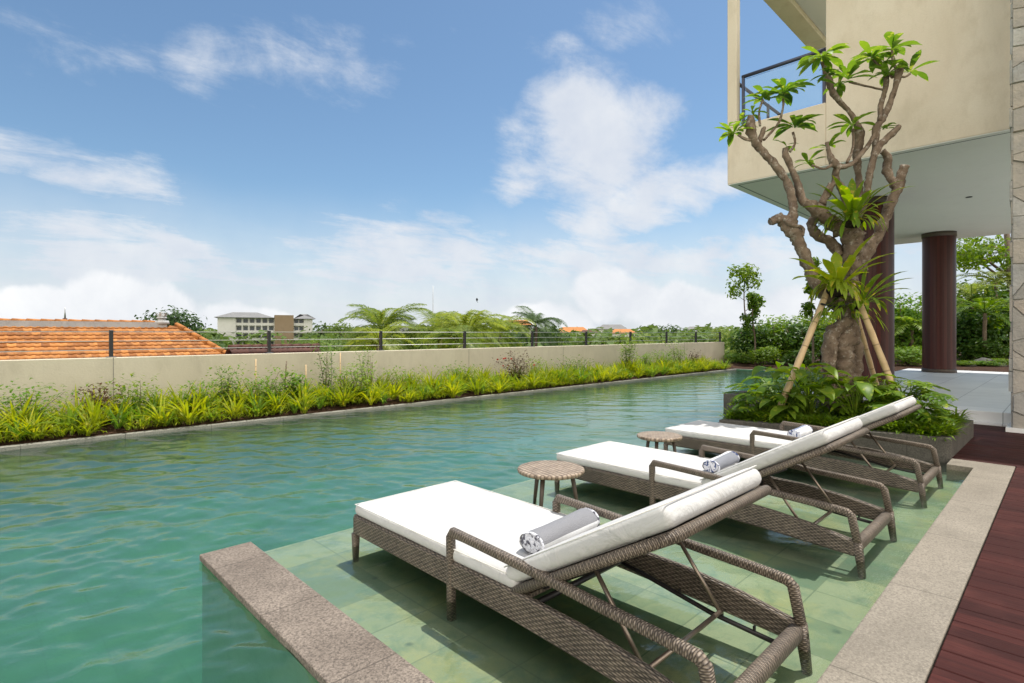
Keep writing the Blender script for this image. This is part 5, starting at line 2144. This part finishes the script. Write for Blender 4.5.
# hotel block far away
def hotel():
    D = 230.0
    c = at(266, 340, D)
    yaw = math.atan2(c.y, c.x) - math.pi / 2
    t = thing('hotel_building', (c.x, c.y, -5), 'white four storey building with grey roofs and a brown central tower', 'building', rz=yaw)
    k = D / F_PX * 1.10   # metres per survey pixel (slant)

    def X(px):
        return (px - 266) * k * .95
    fh = 3.15
    m = MB()
    m.box(X(225), 0, 0, X(240), 14, fh * 4)
    m.box(X(240), 2.2, 0, X(274), 14, fh * 4)
    m.box(X(290), 2.2, 0, X(300), 14, fh * 4)
    m.box(X(300), 0.2, 0, X(308), 12, fh * 3.9)
    m.build('wall', 'white_wall', t)
    m = MB()
    m.box(X(273.5), -1, 0, X(290.5), 13, fh * 4 + 1.2)
    m.build('tower', 'brown_wall', t)
    m = MB()
    for f in range(4):
        m.box(X(240), .3, f * fh - .12, X(273.4), 2.2, f * fh + .18)
        m.box(X(290.6), .3, f * fh - .12, X(300), 2.2, f * fh + .18)
        m.box(X(240), .3, f * fh + .18, X(273.4), .42, f * fh + 1.0)
        m.box(X(290.6), .3, f * fh + .18, X(300), .42, f * fh + 1.0)
    m.build('balcony', 'white_wall', t)
    for i in range(7):
        xx = X(240) + (X(273.4) - X(240)) * i / 6
        m = MB()
        m.box(xx - .18, .28, 0, xx + .18, .75, fh * 4)
        m.build('pillar', 'white_wall', t)
    for f in range(4):
        for i in range(6):
            x0 = X(240) + (X(273.4) - X(240)) * (i + .18) / 6
            x1 = X(240) + (X(273.4) - X(240)) * (i + .82) / 6
            m = MB()
            m.box(x0, 2.1, f * fh + .3, x1, 2.19, f * fh + 2.6)
            m.build('window', 'window_dark', t)
        for i in range(2):
            x0 = X(291) + (X(300) - X(291)) * (i + .15) / 2
            x1 = X(291) + (X(300) - X(291)) * (i + .85) / 2
            m = MB()
            m.box(x0, 2.1, f * fh + .3, x1, 2.19, f * fh + 2.6)
            m.build('window', 'window_dark', t)

    def hip(x0, x1, y0, y1, z, h):
        m = MB()
        w = (y1 - y0) / 2
        q = [(x0, y0, z), (x1, y0, z), (x1, y1, z), (x0, y1, z), (x0 + w * .8, (y0 + y1) / 2, z + h), (x1 - w * .8, (y0 + y1) / 2, z + h)]
        for p_ in q:
            m.add(p_)
        for f_ in ((0, 1, 5, 4), (1, 2, 5), (2, 3, 4, 5), (3, 0, 4), (3, 2, 1, 0)):
            m.face(f_)
        m.build('roof', 'gray_roof', t)
    hip(X(222), X(273.4), -1.5, 15, fh * 4 + .02, 2.4)
    hip(X(290.6), X(311), -1.2, 14, fh * 3.9 + .05, 2.2)


hotel()


def small_house(px, py_ridge, d, w, label, wall='white_wall', roof='terracotta', cat='house', h=3.6):
    c = at(px, 335, d)
    zr_ = CAM_H - (py_ridge - HY) / F_PX * d
    yaw = math.atan2(c.y, c.x) - math.pi / 2
    t = thing('distant_house', (c.x, c.y, zr_ - h - w * .18), label, cat, None, yaw)
    m = MB()
    m.box(-w / 2, -w * .3, -4, w / 2, w * .3, h)
    m.build('wall', wall, t)
    m = MB()
    a = w * .58
    for p_ in ((-a, -w * .38, h), (a, -w * .38, h), (a, w * .38, h), (-a, w * .38, h), (-a * .6, 0, h + w * .18), (a * .6, 0, h + w * .18)):
        m.add(p_)
    for f_ in ((0, 1, 5, 4), (1, 2, 5), (2, 3, 4, 5), (3, 0, 4), (3, 2, 1, 0)):
        m.face(f_)
    m.build('roof', roof, t)
    for q in (-.3, 0, .3):
        m = MB()
        m.box(q * w - w * .06, -w * .3 - .05, h * .35, q * w + w * .06, -w * .3 - .003, h * .8)
        m.build('window', 'window_dark', t)


small_house(411, 326, 120, 9.5, 'pale flat building between the left palms and the mast', roof='gray_roof')
small_house(517, 320, 90, 4.6, 'orange roofed house peeking up between the middle palms')
small_house(573, 327, 130, 7, 'small orange roof right of the dark palm')
small_house(612, 324.5, 190, 9, 'pale grey roofed building on the horizon right of centre', roof='gray_roof')
small_house(623, 329, 110, 4.6, 'orange roof low in the trees, farthest right of the orange roofs')
small_house(589, 330, 100, 3.2, 'dark brown roof between two orange roofs', roof='terracotta_dark')
small_house(700, 326.5, 420, 22, 'long pale building far away near the right end of the fence', roof='gray_roof')

# mast
b = at(433, 340, 150)
b.z = -5
m = MB()
hz_ = CAM_H - (286 - HY) / F_PX * 150 + 5
m.tube([(0, 0, 0), (0, 0, hz_)], [.16, .07], 6, up=(0, 1, 0))
m.build('radio_mast', 'steel_wire', None, 'thin tall mast rising into the sky behind the palms', 'mast', loc=b)
# kite
b = at(477, 300, 60)
m = MB()
for p_ in ((-.35, 0, .15), (0, .05, .5), (.35, 0, .15), (.08, .03, -.35), (-.1, .03, -.3), (0, .09, .1)):
    m.add(p_)
for f_ in ((0, 5, 1), (1, 5, 2), (2, 5, 3), (3, 5, 4), (4, 5, 0), (0, 1, 2, 3, 4)):
    m.face(f_)
m.leaf((0, 0, -.3), (1, .2, -1), .55, .10, .3, 4)
m.v = [(a * .5, b_ * .5, c_ * .5) for a, b_, c_ in m.v]
kt = m.build('kite', 'rail_black', None, 'small dark kite flying above the palms', 'kite', loc=b)

# near trees beyond the wall
def tree_far(px, py_top, d, w, label, mat='leaf_far', seed=0, n=900, size=.5, group='trees beyond the wall', zb=-5, asp=.5, lobes=8, low=.35):
    random.seed(seed + 300)
    b = at(px, 340, d)
    b.z = zb
    top = CAM_H - (py_top - HY) / F_PX * d - zb
    t = thing('tree', b, label, 'tree', group)
    m = MB()
    m.tube([(0, 0, 0), (.1, .1, top * .4), (0, 0, top * .8)], [w * .045, w * .035, w * .012], 7)
    tips = []
    for q in range(lobes):
        a = 6.283 * q / lobes + random.uniform(-.3, .3)
        rr = w * .32 * random.uniform(.4, 1)
        e = Vector((math.cos(a) * rr, math.sin(a) * rr, top * random.uniform(low, .86)))
        m.tube([(0, 0, e.z * .6), e], [w * .015, w * .006], 5)
        tips.append(e)
    m.build('trunk', 'bark', t)
    m = MB()
    tips.append(Vector((0, 0, top * .86)))
    for e in tips:
        leafy(m, e, (w * .24, w * .24, min(top * .16, w * .22)), n // len(tips), size, asp, seedn=e.x, shell=.1)
    m.build('crown', mat, t)


tree_far(174, 304, 40, 4.4, 'dark tree top showing above the right end of the orange roof', 'leaf_far_dark', 1, 1100, .34, low=.78)
tree_far(155, 311, 42, 1.6, 'smaller tree top left of the roof finial', 'leaf_far_dark', 2, 300, .3)
tree_far(206, 327, 70, 4.0, 'bushy tree between the orange roof and the white building', 'leaf_far', 3, 500, .5)
tree_far(214, 333, 60, 5, 'low tree just left of the white building', 'leaf_far_dark', 31, 500, .5)
tree_far(322, 322, 120, 10, 'grey-green tree right of the brown tower building', 'leaf_far_dark', 4, 600, .9)
tree_far(345, 322, 115, 9, 'tree between the brown tower building and the first palm', 'leaf_far', 5, 600, .8)
tree_far(250, 344, 110, 14, 'green bushy tree in front of the white building', 'leaf_far', 6, 900, .8)
tree_far(285, 344, 100, 10, 'low green tree before the brown tower', 'leaf_far', 7, 800, .7)
tree_far(312, 338, 60, 8, 'tree right of the fence post beside the hotel', 'leaf_far', 8, 900, .5)
tree_far(335, 334, 45, 5, 'yellow-green tree left of the first palm', 'leaf_far', 9, 900, .4)
tree_far(352, 336, 38, 4.5, 'green tree at the foot of the first palm', 'leaf_far', 10, 900, .35)
tree_far(405, 337, 35, 4, 'bushy tree right of the first palm', 'leaf_far', 11, 900, .32)
tree_far(425, 322, 60, 4.5, 'light green tree right behind the mast foot', 'leaf_far', 12, 700, .4)
tree_far(500, 334, 34, 4, 'green tree between the middle palms', 'leaf_far', 13, 900, .32)
tree_far(551, 326, 60, 5, 'dark green tree right of the dark palm', 'leaf_far_dark', 14, 800, .45)
tree_far(563, 331, 45, 5, 'green tree below the small orange roof', 'leaf_far', 15, 900, .4)
tree_far(595, 333, 50, 7, 'broad green tree behind the fence, right of the dark palm', 'leaf_far', 16, 900, .45)
tree_far(640, 333, 60, 9, 'broad green tree behind the fence, centre right', 'leaf_far', 17, 1000, .5)
tree_far(655, 324, 140, 10, 'dark tree top on the horizon, left of two', 'leaf_far_dark', 18, 600, .9)
tree_far(668, 325, 150, 12, 'dark tree top on the horizon, right of two', 'leaf_far_dark', 19, 600, .9)
tree_far(685, 331, 70, 10, 'broad green tree behind the right end of the fence', 'leaf_far', 20, 1000, .55)
tree_far(722, 327, 50, 5, 'green tree behind the end of the wall', 'leaf_far', 22, 900, .4)
tree_far(765, 325, 45, 6, 'green tree behind the garden bushes', 'leaf_far', 23, 900, .45)

for px, py, d, fl, nf, mt, lb, sd_, dr_ in ((381, 331, 24, 2.2, 24, 'leaf_palm', 'big coconut palm crown standing left of the mast', 71, 1.5),
                                            (466, 337, 22, 2.1, 18, 'leaf_palm', 'drooping yellow-green palm right of the mast', 72, 1.9),
                                            (440, 338, 25, 2.4, 16, 'leaf_palm', 'low palm just right of the mast', 73, 1.8),
                                            (500, 336, 28, 2.1, 18, 'leaf_palm', 'palm with drooping fronds left of the orange roof', 74, 1.9),
                                            (536, 327, 44, 2.9, 15, 'leaf_far_dark', 'dark green palm right of the orange roof', 75, 1.7),
                                            (380, 345, 18, 1.3, 12, 'leaf_palm', 'small palm crown just above the wall below the big palm', 76, 1.7),
                                            (460, 346, 17.5, 1.2, 12, 'leaf_palm', 'small pale palm crown just above the wall right of centre post', 77, 1.8)):
    b = at(px, py, d)
    z = b.z
    b.z = -5
    palm('coconut_palm', b, z + 5, nf + 9, fl, lb, mt, 'palm', 'coconut palms beyond the wall', sd_, dr_, (-.3, 2.2), fl * .36, fl * .018, 46, .14, .15, 1.2)

# far wood reading as one mass
random.seed(99)
m = MB()
for k in range(620):
    az = R(random.uniform(-52, 52))
    d = random.uniform(75, 420) if random.random() < .7 else random.uniform(45, 100)
    px = CX + F_PX * math.tan(az)
    if d < 190 and 205 < px < 315:
        continue
    p = at(px, 340, d)
    if d < 60:
        tp = random.uniform(-.9, .2)
    else:
        tp = random.uniform(.1, 1.6) if d < 220 else random.uniform(1.2, 3.6)
    if px > 700 and d > 200:
        tp += 1.5
    w = d * .035 + 1.8
    n_ = 60
    leafy(m, (p.x, p.y, tp - w * .35), (w, w, w * .45), n_, w * .34, .6, seedn=k, shell=.2)
    leafy(m, (p.x, p.y, tp - w * .9), (w * 1.1, w * 1.1, w * .6), 30, w * .5, .7, seedn=k, shell=.2)
tag(m.build('far_wood', 'leaf_far'), 'mass of low green trees stretching to the horizon', 'woodland', None, 'stuff')
# distant low hills
m = MB()
K = 60
for k in range(K + 1):
    a = ANG - R(-60 + 120 * k / K)
    h_ = 6 + 22 * max(0, noise.noise(Vector((k * .13, 3, 0)))) + 6 * noise.noise(Vector((k * .7, 1, 0)))
    for d, z in ((2300, -5), (2600, max(3, h_)), (3200, -5)):
        m.add((math.cos(a) * d, math.sin(a) * d, z))
for k in range(K):
    for q in range(2):
        a = k * 3 + q
        m.face((a, a + 1, a + 4, a + 3), None, True)
m.build('hills', 'field', kind='structure')
